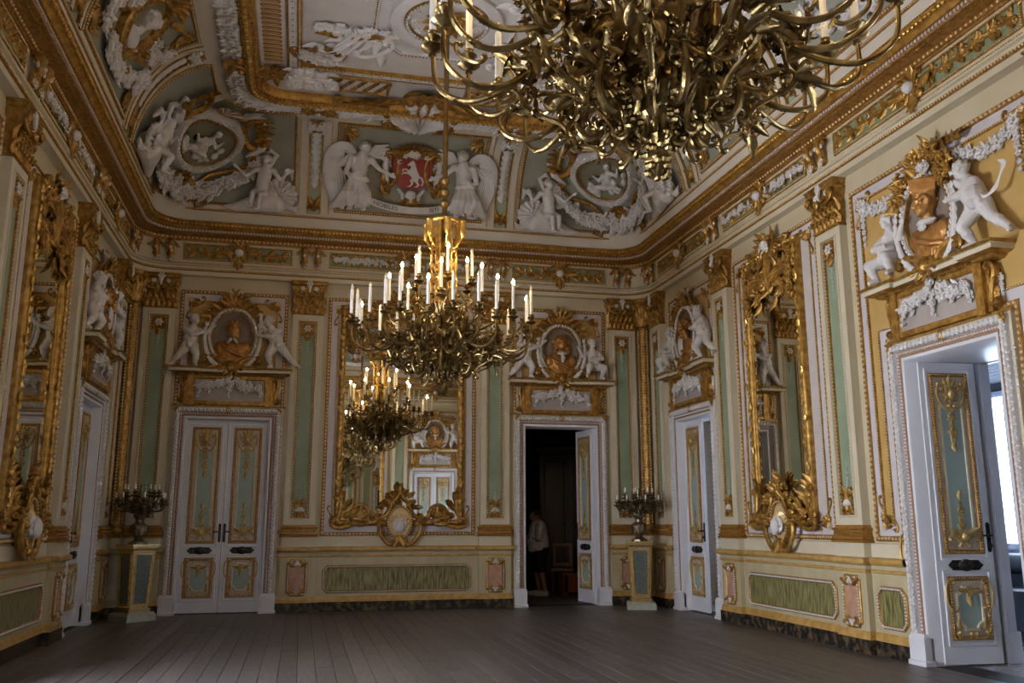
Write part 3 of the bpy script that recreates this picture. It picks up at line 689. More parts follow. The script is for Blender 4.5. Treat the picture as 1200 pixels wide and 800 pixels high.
SHELF = [(3.685, 0.10, 0), (3.70, 0.12, 0), (3.715, 0.13, 0), (3.72, 0.17, 0), (3.735, 0.21, 1), (3.775, 0.22, 1), (3.78, 0.235, 0), (3.80, 0.25, 0), (3.81, 0.25, 0)]
def overdoor(loc, rot, label):
    t = thing('overdoor_cornice', label, 'overdoor', loc, rot, 'gilded cornices over the doors')
    def panel():
        mb = MB(); block(mb, -0.60, 0.60, [(3.22, 0.0, 0), (3.22, 0.10, 0), (3.69, 0.10, 0)])
        frame(mb, rect(-0.60, 0.60, 3.22, 3.69), [(0, 0.10), (0.004, 0.12), (0.05, 0.125), (0.065, 0.108)], 0, 1)
        for q in (-1, 1): mb.box(q * 0.60 - 0.05, q * 0.60 + 0.05, -0.14, 0, 3.2, 3.70, 0)
        block(mb, -0.80, 0.80, [(3.195, 0.0, 0), (3.195, 0.08, 0), (3.215, 0.085, 0), (3.225, 0.0, 0)])
        return mb.mesh('frieze_panel', ['gold', 'taupe'])
    ob('frieze_panel', cached('odp', panel), t)
    def shf():
        mb = MB(); block(mb, -0.76, 0.76, SHELF, base=0.10)
        for q in (-1, 1): block(mb, q * 0.70 - 0.115, q * 0.70 + 0.115, [(z + 0.0015, d + 0.045, m) for z, d, m in SHELF], base=0.145)
        beads(mb, [(-0.85, -0.145, 3.71), (0.85, -0.145, 3.71)], 0.014, 0.035, 0, False)
        return mb.mesh('shelf', ['gold', 'pale_cream'])
    ob('shelf', cached('ods', shf), t)
    def con():
        mb = MB()
        scroll(mb, (0.0, 3.63), (0.07, 3.30), 0.036, 0, -0.04, S=True, side=-1, turns=1.1, depth=1.6)
        leaf(mb, (0.03, 3.30), PI / 2 + 0.15, 0.26, 0.12, 0, 0.1, -0.06); rosette(mb, (0.09, 3.52), 0.035, 1, -0.04, 5, 0.8)
        for i in range(5): rosette(mb, (0.085, 3.50 - 0.045 * i), 0.032 - 0.003 * i, 1, -0.035, 5, 0.9, i)
        return mb.mesh('console', ['gold', 'stucco'])
    for q in (-1, 1): ob('console', cached('odc', con), t, (q * 0.68, 0, 0), 0, (q, 1, 1))
    def gar():
        mb = MB(); fat = lambda t: 0.65 + 0.5 * math.sin(PI * t)
        for q in (-1, 1):
            garland(mb, swag(q * 0.07, 3.65, q * 0.46, 3.53, 0.07), 0.068, 0, -0.12, 5 + q, 0.8, fat)
            garland(mb, [(q * 0.46, 3.54), (q * 0.49, 3.33)], 0.055, 0, -0.12, 9 + q, 0.8, lambda t: 1 - 0.5 * t)
        garland(mb, [(0, 3.66), (0, 3.34)], 0.065, 0, -0.13, 4, 0.6, lambda t: 1.0 - 0.6 * t)
        return mb.mesh('flower_garland', 'stucco')
    ob('flower_garland', cached('odg', gar), t)
    return t
def medallion(loc, rot, kind, label, big=False):
    """oval portrait niche with gilt cresting, resting on the overdoor shelf"""
    t = thing('portrait_medallion', label, 'medallion', loc, rot, 'portrait medallions over the doors')
    zc = 4.33
    def niche():
        mb = MB(); q = oval(0, zc, 0.33, 0.425, 40)
        frame(mb, q, [(0.0, 0.10), (0.03, 0.075), (0.10, 0.05)], 0, 0); return mb.mesh('niche', 'niche', 80)
    ob('niche', cached('niche', niche), t)
    def ring():
        mb = MB(); q = oval(0, zc, 0.405, 0.495, 40)
        frame(mb, q, [(0.0, 0.0), (0.0, 0.10), (0.015, 0.13), (0.05, 0.14), (0.062, 0.115), (0.07, 0.10)], 1)
        frame(mb, q, [(0.07, 0.10), (0.074, 0.13), (0.088, 0.13), (0.095, 0.09)], 0)
        beads(mb, line3(inset(q, 0.035), -0.135), 0.026, 0.06, 1, True, 1.15)
        return mb.mesh('oval_frame', ['gold', 'stucco'])
    ob('oval_frame', cached('oring', ring), t)
    bust(t, kind, zc - 0.08)
    def crest():
        mb = MB(); rg = random.Random(3)
        for q in (-1, 1):
            scroll(mb, (q * 0.07, zc + 0.60), (q * 0.33, zc + 0.42), 0.030, 0, -0.09, side=q)
            scroll(mb, (q * 0.30, zc + 0.50), (q * 0.45, zc + 0.20), 0.024, 0, -0.07, S=True, side=-q)
            for a in range(5): leaf(mb, (q * (0.05 + 0.08 * a), zc + 0.55 - 0.05 * a), PI / 2 - q * (0.3 + 0.35 * a), 0.17, 0.09, 0, 0.3, -0.09)
        for i in range(7): leaf(mb, (0, zc + 0.5), PI / 2 + (i - 3) * 0.42, 0.24, 0.1, 0, 0.35, -0.1)
        rosette(mb, (0, zc + 0.52), 0.09, 0, -0.11, 7, 0.6)
        return mb.mesh('gilt_crest', 'gold')
    ob('gilt_crest', cached('mcrest', crest), t)
    def brk():
        mb = MB()
        for q in (-1, 1):
            scroll(mb, (q * 0.16, zc - 0.50), (q * 0.42, zc - 0.40), 0.036, 0, -0.12, side=-q)
            leaf(mb, (q * 0.10, zc - 0.46), q * -0.2 + (0 if q > 0 else PI), 0.34, 0.11, 0, 0.1, -0.12)
        mb.ell((0, -0.19, zc - 0.5), (0.09, 0.08, 0.10), 10, 7)
        for i in range(5): leaf(mb, (0, zc - 0.42), -PI / 2 + (i - 2) * 0.45, 0.24, 0.1, 0, 0.25, -0.17)
        return mb.mesh('scroll_bracket', 'gold')
    ob('scroll_bracket', cached('mbrk', brk), t)
    if big:
        def lush():
            mb = MB(); rg = random.Random(8)
            for i in range(46):
                a = rg.uniform(0.25, PI - 0.2); r = rg.uniform(0.42, 0.66)
                p = (math.cos(a) * r * 0.72 + 0.02, zc + math.sin(a) * r * 1.0 + 0.06)
                leaf(mb, p, a + rg.uniform(-1.2, 1.2), rg.uniform(0.08, 0.13), 0.085, 0, rg.uniform(0.3, 0.8), -0.13, 4)
                if i % 3 == 0: scroll(mb, p, (p[0] + rg.uniform(-0.10, 0.10), p[1] + rg.uniform(-0.10, 0.10)), 0.019, 0, -0.16, side=rg.choice((-1, 1)))
                if i % 3 == 1: rosette(mb, p, rg.uniform(0.035, 0.06), 0, -0.15, rg.choice((5, 6)), 0.9, i)
            for i in range(7): leaf(mb, (0.06 + 0.07 * i, zc + 0.70 - 0.008 * i), rg.uniform(-0.2, 0.9), 0.12, 0.085, 0, 0.6, -0.10, 4)
            garland(mb, [(0.22, zc + 0.40), (0.16, zc + 0.5)], 0.06, 1, -0.22, 4)
            return mb.mesh('acanthus_cresting', ['gold', 'stucco'])
        ob('acanthus_cresting', cached('mlush', lush), t)
    def palms():
        mb = MB()
        for q in (-1, 1):
            P = np.array([(q * (0.12 + 0.31 * math.sin(a)), -0.13 - 0.03 * math.sin(a), zc - 0.50 * math.cos(a)) for a in np.linspace(0.2, 2.05, 12)])
            mb.tube(P, [0.026, 0.034, 0.028, 0.004], 8, flat=0.7)
            for i in range(1, 11):
                leaf(mb, (P[i][0], P[i][2]), math.atan2(P[i][2] - P[i - 1][2], P[i][0] - P[i - 1][0]) + q * 0.3, 0.075, 0.04, 0, 0.1, -0.155)
                leaf(mb, (P[i][0], P[i][2]), math.atan2(P[i][2] - P[i - 1][2], P[i][0] - P[i - 1][0]) - q * 0.3, 0.075, 0.04, 0, 0.1, -0.155)
        return mb.mesh('palm_branch', 'stucco')
    ob('palm_branch', cached('palms', palms), t)
    return t

def bay_frame(parent, x, hw, z0, z1, field, key, loc=None, corners=True, seed=1):
    """panelled wall field: bead frame, mauve band, inner bead, coloured field, scrolled corners"""
    def go():
        mb = MB(); P = rect(-hw, hw, z0, z1)
        if key == 'wide': P = [(-hw, z0), (-0.865, z0), (-0.865, 3.23), (0.865, 3.23), (0.865, z0), (hw, z0), (hw, z1), (-hw, z1)]
        frame(mb, P, [(0, 0.0), (0, 0.025), (0.008, 0.035), (0.05, 0.035), (0.058, 0.018)], 0)
        beads(mb, line3(inset(P, 0.029), -0.037), 0.017, 0.058, 1, True, 1.15)
        frame(mb, inset(P, 0.058), [(0, 0.018), (0.10, 0.018)], 2)
        Q = inset(P, 0.158); frame(mb, Q, [(0, 0.018), (0.004, 0.032), (0.024, 0.032), (0.03, 0.012)], 3, 4)
        beads(mb, line3(inset(Q, 0.014), -0.033), 0.011, 0.034, 1)
        if corners:
            for sx in (-1, 1):
                for sz, zz in ((1, z0), (-1, z1)):
                    c = (sx * (hw - 0.16), zz + sz * 0.16)
                    scroll(mb, (c[0], c[1] + sz * 0.06), (c[0] - sx * 0.18, c[1] - sz * 0.04), 0.014, 3, -0.02, side=sx * sz)
                    scroll(mb, (c[0] + sx * 0.02, c[1] + sz * 0.10), (c[0] + sx * 0.03, c[1] + sz * 0.30), 0.013, 3, -0.02, S=True, side=-sx * sz)
                    for a in range(4): leaf(mb, c, math.atan2(sz, -sx) + (a - 1.5) * 0.5, 0.14, 0.06, 3, 0.25, -0.02, 4)
                    rosette(mb, c, 0.04, 1, -0.03, 5, 0.6)
        return mb.mesh('wall_panel', ['brown_gold', 'gold_pale', 'mauve', 'gold', field])
    return ob('wall_panel', cached('bay' + key, go), parent, (x, 0, 0))
def crest_mesh():
    mb = MB(); shell(mb, (0, 5.0), 0.07, 1, -0.05, 7, 0, 360, 0.6); mb.ell((0, -0.08, 5.0), (0.05, 0.05, 0.06), 10, 7, 1)
    for q in (-1, 1):
        scroll(mb, (q * 0.09, 5.07), (q * 0.09, 4.93), 0.02, 1, -0.05, side=q); leaf(mb, (q * 0.08, 5.03), 0.2 if q > 0 else PI - 0.2, 0.22, 0.09, 0, 0.15, -0.03)
        leaf(mb, (q * 0.08, 4.96), -0.3 if q > 0 else PI + 0.3, 0.18, 0.08, 0, 0.15, -0.03)
        leaf(mb, (q * 0.02, 5.06), PI / 2 - q * 0.4, 0.1, 0.06, 0, 0.2, -0.05)
    return mb.mesh('crest', ['gold', 'stucco'])
# ------------------------------------------------------------ rings: mouldings that run round the whole room
def ring(d, z, r=0.5, n=7):
    x0, x1, y0, y1 = d, W - d, -d, -(L - d); P = []
    for cx, cy, a0 in ((x1 - r, y0 - r, 0), (x0 + r, y0 - r, 90), (x0 + r, y1 + r, 180), (x1 - r, y1 + r, 270)):
        for i in range(n):
            a = math.radians(a0 + 90 * i / (n - 1)); P.append((cx + r * math.cos(a), cy + r * math.sin(a), z))
    return np.array(P)
def loft(mb, prof, m=0, r=0.5): mb.surf(np.array([ring(p[0], p[1], p[2] if len(p) > 2 else r) for p in prof]), False, True, m)
C0D, C0Z, CA, CB = 0.40, 6.17, 1.15, 1.56
_th = np.linspace(0, PI / 2, 200)
def RC(t): return 0.5 + 0.55 * np.sin(2 * t)
def _arc(A): return np.concatenate([[0], np.cumsum(np.hypot(np.diff(A * (1 - np.cos(_th))), np.diff(CB * np.sin(_th))))])
ARC = _arc(CA)
def bend(V, A=CA):
    """flat relief (x, y, z = distance up the cove) wrapped onto the coved ceiling; origin on the springing line"""
    V = np.asarray(V, float); arc = _arc(A); t = np.interp(V[:, 2], arc, _th)
    ex = V[:, 2] - np.clip(V[:, 2], 0, arc[-1])
    td, tz = A * np.sin(t), CB * np.cos(t); l = np.hypot(td, tz); td, tz = td / l, tz / l
    h = -V[:, 1]
    d = A * (1 - np.cos(t)) + ex * td + h * tz; z = CB * np.sin(t) + ex * tz - h * td
    return np.stack([V[:, 0], -d, z], 1)
def corner_bend(V):
    """wrap a flat relief round one corner of the coved ceiling; x = 0 on the diagonal, thing stands at inset 0.546 on it"""
    V = np.asarray(V, float); t = np.interp(V[:, 2], ARC, _th); td, tz = CA * np.sin(t), CB * np.cos(t); l = np.hypot(td, tz); td, tz = td / l, tz / l
    d = CA * (1 - np.cos(t)) + C0D; z = CB * np.sin(t); r = RC(t); h = -V[:, 1]
    ph = np.clip(V[:, 0] / r, -PI / 4, PI / 4); rem = V[:, 0] - ph * r; a = 0.75 * PI - ph
    cx, cy = d + r, -(d + r); nx, ny = -np.cos(a), -np.sin(a)
    x = cx - r * nx + np.maximum(rem, 0) + nx * h * tz - 0.546; y = cy - r * ny + np.minimum(rem, 0) + ny * h * tz + 0.546
    q = math.sqrt(0.5)
    return np.stack([q * (x + y), q * (y - x), z - h * td], 1)
def bend_mesh(me, A=CA):
    v = np.empty(len(me.vertices) * 3); me.vertices.foreach_get('co', v)
    me.vertices.foreach_set('co', (A(v.reshape(-1, 3)) if callable(A) else bend(v.reshape(-1, 3), A)).ravel()); me.update(); return me

def entablature():
    mb = MB()
    loft(mb, [(0.0, 5.33, 0.02), (0.12, 5.33), (0.12, 5.40)], 0); loft(mb, [(0.12, 5.40), (0.145, 5.405), (0.145, 5.435), (0.13, 5.44)], 1)
    loft(mb, [(0.13, 5.44), (0.13, 5.475), (0.165, 5.485), (0.165, 5.505)], 0); loft(mb, [(0.165, 5.505), (0.15, 5.51), (0.15, 5.53), (0.115, 5.535)], 1)
    t = struct('trim_1', mb.mesh('architrave', ['pale_cream', 'brown_gold']))
    mb = MB(); beads(mb, ring(0.147, 5.42), 0.0125, 0.04, 0); beads(mb, ring(0.153, 5.52), 0.010, 0.03, 0)
    ob('bead_row', mb.mesh('bead_row', 'gold_pale'), t, kind='stuff')
    mb = MB(); loft(mb, [(0.115, 5.535), (0.115, 5.90)], 0)
    f = struct('trim_2', mb.mesh('frieze', ['pale_cream']))
    mb = MB()
    loft(mb, [(0.115, 5.90), (0.14, 5.905), (0.145, 5.92), (0.16, 5.925), (0.165, 5.965), (0.19, 5.97)], 0)
    loft(mb, [(0.19, 5.97), (0.225, 5.985), (0.33, 5.99), (0.335, 5.998)], 0)
    loft(mb, [(0.335, 5.998), (0.335, 6.035), (0.375, 6.04)], 0)
    loft(mb, [(0.375, 6.04), (0.385, 6.045), (0.395, 6.065), (0.43, 6.085)], 1)
    loft(mb, [(0.43, 6.085), (0.455, 6.10), (0.455, 6.115), (0.47, 6.13), (0.47, 6.145)], 1)
    loft(mb, [(0.47, 6.145), (0.445, 6.15), (0.43, 6.165), (0.40, 6.17)], 2)
    c = struct('trim_3', mb.mesh('cornice', ['brown_gold', 'cornice_gold', 'ceiling_white']))
    mb = MB(); beads(mb, ring(0.163, 5.945), 0.0165, 0.066, 1); beads(mb, ring(0.27, 5.983), 0.008, 0.034, 2); beads(mb, ring(0.455, 6.093), 0.021, 0.062, 0, True, 1.2); beads(mb, ring(0.475, 6.138), 0.010, 0.03, 2)
    ob('bead_row', mb.mesh('bead_row', ['bright_gold', 'gold_pale', 'gold']), c, kind='stuff')
    mb = MB(); P = ring(0.343, 6.017); P = np.concatenate([P, P[:1]])
    d = np.linalg.norm(np.diff(P, axis=0), axis=1); s = np.concatenate([[0], np.cumsum(d)]); n = int(s[-1] / 0.05)
    for i in range(n):
        q = (i + 0.5) * s[-1] / n; x = np.interp(q, s, P[:, 0]); y = np.interp(q, s, P[:, 1]); j = min(np.searchsorted(s, q) - 1, len(d) - 1)
        a = math.atan2(P[j + 1][1] - P[j][1], P[j + 1][0] - P[j][0]); ca, sa = math.cos(a) * 0.016, math.sin(a) * 0.016
        V = [(x + u * ca - v * sa, y + u * sa + v * ca, 6.017 + w * 0.0165) for u in (-1, 1) for v in (-1, 1) for w in (-1, 1)]
        mb.add(V, np.array([(0, 1, 3, 2), (4, 6, 7, 5), (0, 4, 5, 1), (2, 3, 7, 6), (0, 2, 6, 4)]))
    ob('dentil_row', mb.mesh('dentil_row', 'dentil'), c, kind='stuff')
    return f
mat('dentil', (0.55, 0.44, 0.38), 0.6)

def frieze_panel_mesh(hw, seed, white=False):
    mb = MB(); z0, z1 = 5.585, 5.865; P = rect(-hw, hw, z0, z1); y = -0.115
    frame(mb, P, [(-0.002, 0.115), (0, 0.135), (0.02, 0.14), (0.03, 0.125)], 0, 1)
    beads(mb, line3(inset(P, 0.011), -0.139), 0.009, 0.026, 3)
    zc = (z0 + z1) / 2; rg = random.Random(seed)
    n = max(2, int((hw - 0.15) / 0.19))
    for q in (-1, 1):
        for i in range(n):
            a = 0.15 + (hw - 0.2) * i / n; b = a + (hw - 0.2) / n * 0.9; s = 1 if i % 2 else -1
            scroll(mb, (q * a, zc + 0.05 * s), (q * b, zc - 0.04 * s), 0.017, 0, -0.122, S=True, side=q * s)
            leaf(mb, (q * (a + b) / 2, zc), (0 if q > 0 else PI) + q * s * 0.9, 0.13, 0.07, 0, 0.15, -0.125)
            leaf(mb, (q * (a + b) / 2, zc), (0 if q > 0 else PI) - q * s * 0.9, 0.13, 0.07, 0, 0.15, -0.125)
            rosette(mb, (q * b, zc - 0.04 * s), 0.032, 2 if (white or i % 2 == 0) else 0, -0.13, 5, 0.7)
            for j in range(5):
                u = a + (b - a) * (j + 0.5) / 5; leaf(mb, (q * u, zc + rg.uniform(-0.03, 0.03)), rg.uniform(0, 6.28), 0.10, 0.06, 0, 0.25, -0.122, 3, 6)
            if white: garland(mb, [(q * a, zc), (q * b, zc)], 0.05, 2, -0.13, seed + i, 1.0)
    return mb.mesh('frieze_panel', ['gold', 'cove_green2', 'stucco', 'gold_pale'])
mat('cove_green2', (0.19, 0.23, 0.13), 0.6, col2=(0.25, 0.29, 0.18), scale=4)
def frieze_crest_mesh():
    mb = MB(); zc = 5.73; shell(mb, (0, zc), 0.12, 0, -0.13, 12, 0, 360, 0.3); mb.ell((0, -0.19, zc), (0.075, 0.06, 0.065), 10, 7, 1)
    for q in (-1, 1):
        scroll(mb, (q * 0.13, zc + 0.11), (q * 0.13, zc - 0.11), 0.026, 0, -0.14, side=q)
        leaf(mb, (q * 0.1, zc), 0 if q > 0 else PI, 0.24, 0.11, 0, 0.2, -0.14); leaf(mb, (0, zc - 0.12), -PI / 2 + q * 0.5, 0.15, 0.08, 0, 0.2, -0.14)
        leaf(mb, (0, zc + 0.1), PI / 2 - q * 0.5, 0.12, 0.07, 0, 0.3, -0.14)
    leaf(mb, (0, zc - 0.1), -PI / 2, 0.2, 0.1, 0, 0.1, -0.15)
    return mb.mesh('frieze_crest', ['gold', 'stucco'])
def console_mesh():
    mb = MB(); x = 0.0
    mb.box(-0.055, 0.055, -0.2, -0.1, 5.86, 5.895, 0)
    mb.tube([(0, -0.17, 5.87), (0, -0.22, 5.82), (0, -0.21, 5.74), (0, -0.165, 5.66), (0, -0.15, 5.58), (0, -0.165, 5.55)], [0.05, 0.056, 0.052, 0.045, 0.05, 0.03], 10)
    mb.ell((0, -0.235, 5.80), (0.042, 0.03, 0.05), 8, 6, 0); mb.ell((0, -0.25, 5.74), (0.03, 0.024, 0.028), 8, 5, 1)
    for q in (-1, 1):
        leaf(mb, (q * 0.02, 5.84), PI / 2 + q * -2.2, 0.15, 0.06, 0, 0.1, -0.19); mb.ell((q * 0.05, -0.2, 5.765), (0.018, 0.02, 0.035), 6, 5, 1)
        scroll(mb, (q * 0.05, 5.83), (q * 0.045, 5.66), 0.013, 0, -0.17, side=q)
    leaf(mb, (0, 5.70), -PI / 2, 0.14, 0.09, 0, 0.0, -0.2)
    rosette(mb, (0, 5.60), 0.045, 1, -0.18, 5, 0.9); rosette(mb, (0, 5.56), 0.03, 1, -0.18, 5, 0.9)
    return mb.mesh('console', ['gold', 'stucco'])

# ------------------------------------------------------------ coved ceiling
def cove_shell():
    mb = MB(); th = np.linspace(0, PI / 2, 14)
    loft(mb, [(C0D + CA * (1 - math.cos(t)), C0Z + CB * math.sin(t), RC(t)) for t in th], 0)
    d1, z1 = C0D + CA, C0Z + CB
    loft(mb, [(d1, z1), (d1, z1 + 0.04)], 1); mb.poly(ring(d1, z1 + 0.04), 1)
    c = struct('ceiling', mb.mesh('ceiling', ['ceiling_cream', 'ceiling_white'])); z = z1 + 0.04
    mb = MB(); loft(mb, [(0.405, 6.172), (0.39, 6.19), (0.405, 6.27), (0.40, 6.34)], 0); loft(mb, [(0.395, 6.34), (0.425, 6.345), (0.43, 6.375), (0.40, 6.38)], 1)
    beads(mb, ring(0.43, 6.36), 0.010, 0.032, 2)
    ob('cove_fillet', mb.mesh('cove_fillet', ['ceiling_white', 'brown_gold', 'gold_pale']), c)
    # carved white leaf band, gilt torus, inner mouldings of the flat
    mb = MB(); loft(mb, [(1.56, z), (1.57, z - 0.07), (1.62, z - 0.10), (1.78, z - 0.10), (1.83, z - 0.06), (1.84, z)], 0, 0.42)
    ob('leaf_band', mb.mesh('leaf_band', 'lit_stucco'), c)
    mb = MB(); rg = random.Random(2)
    for k, d in enumerate((1.60, 1.70, 1.80)):
        P = ring(d, 0, 0.42, 7); P = np.concatenate([P, P[:1]]); dd = np.linalg.norm(np.diff(P, axis=0), axis=1); s = np.concatenate([[0], np.cumsum(dd)]); n = int(s[-1] / 0.085)
        one = MB()
        for i in range(n):
            q = (i + 0.5 * (k % 2)) * s[-1] / n; x = np.interp(q, s, P[:, 0]); y = np.interp(q, s, P[:, 1]); j = min(max(np.searchsorted(s, q) - 1, 0), len(dd) - 1)
            a = math.atan2(P[j + 1][1] - P[j][1], P[j + 1][0] - P[j][0])
            leaf(one, (x, y), a + rg.uniform(-0.6, 0.6), 0.12, 0.08, 0, 0.35, 0, 2, 5)
        V = np.concatenate(one.v); V = np.stack([V[:, 0], V[:, 2], z - 0.095 + V[:, 1]], 1); one.v = [V]; mb.merge(one)
    ob('carved_leaves', mb.mesh('carved_leaves', 'lit_stucco'), c, kind='stuff')
    mb = MB(); loft(mb, [(1.85, z), (1.86, z - 0.10), (1.90, z - 0.15), (1.96, z - 0.16), (2.02, z - 0.12), (2.05, z - 0.04), (2.06, z)], 0, 0.40)
    ob('gilt_torus', mb.mesh('gilt_torus', ['cornice_gold']), c)
    mb = MB(); beads(mb, ring(1.875, z - 0.125, 0.4), 0.024, 0.06, 0); beads(mb, ring(1.935, z - 0.165, 0.4), 0.030, 0.075, 1, True, 1.2); beads(mb, ring(2.01, z - 0.135, 0.4), 0.024, 0.06, 0)
    ob('bead_row', mb.mesh('bead_row', ['gold', 'bright_gold']), c, kind='stuff')
    mb = MB(); sl = MB(); frame(sl, cut_rect(-0.13, 0.13, -0.032, 0.032, 0.02), [(0, 0.0), (0.006, 0.02), (0.014, 0.024), (0.02, 0.012)], 0, 1)
    sm = sl.mesh('slat', ['brown_gold', 'pale_cream'])
    for s in (-1, 1):
        for i in range(88):
            y = -2.95 - i * 0.107
            ob('slat', sm, c, (W / 2 + s * (W / 2 - 2.24), y, z), (PI / 2, 0, 0))
    for d0, d1, mm in ((2.42, 2.62, 'stucco'),):
        mb = MB(); Pp = [(x, y) for x, y in ((d0, -2.75), (W - d0, -2.75), (W - d0, -L + 2.75), (d0, -L + 2.75))]
        Pp = Pp[::-1]
        one = MB(); frame(one, Pp, [(0, 0.0), (0.01, 0.035), (0.03, 0.035), (0.035, 0.0)], 1); frame(one, inset(Pp, 0.035), [(0, 0), (0.005, 0.03), (0.11, 0.03), (0.115, 0.0)], 0); frame(one, inset(Pp, 0.15), [(0, 0), (0.01, 0.05), (0.05, 0.05), (0.06, 0)], 1)
        V = np.concatenate(one.v); one.v = [np.stack([V[:, 0], V[:, 2], z + V[:, 1]], 1)]; mb.merge(one)
        beads(mb, [(x, y, z - 0.052) for x, y in inset(Pp, 0.18)], 0.017, 0.055, 2); beads(mb, [(x, y, z - 0.03) for x, y in inset(Pp, 0.09)], 0.012, 0.14, 1)
        ob('inner_moulding', mb.mesh('inner_moulding', ['stucco', 'cornice_gold', 'gold_pale']), c)
    return c, z
mat('ceiling_cream', (0.56, 0.51, 0.42), 0.65, col2=(0.60, 0.555, 0.47), scale=3)

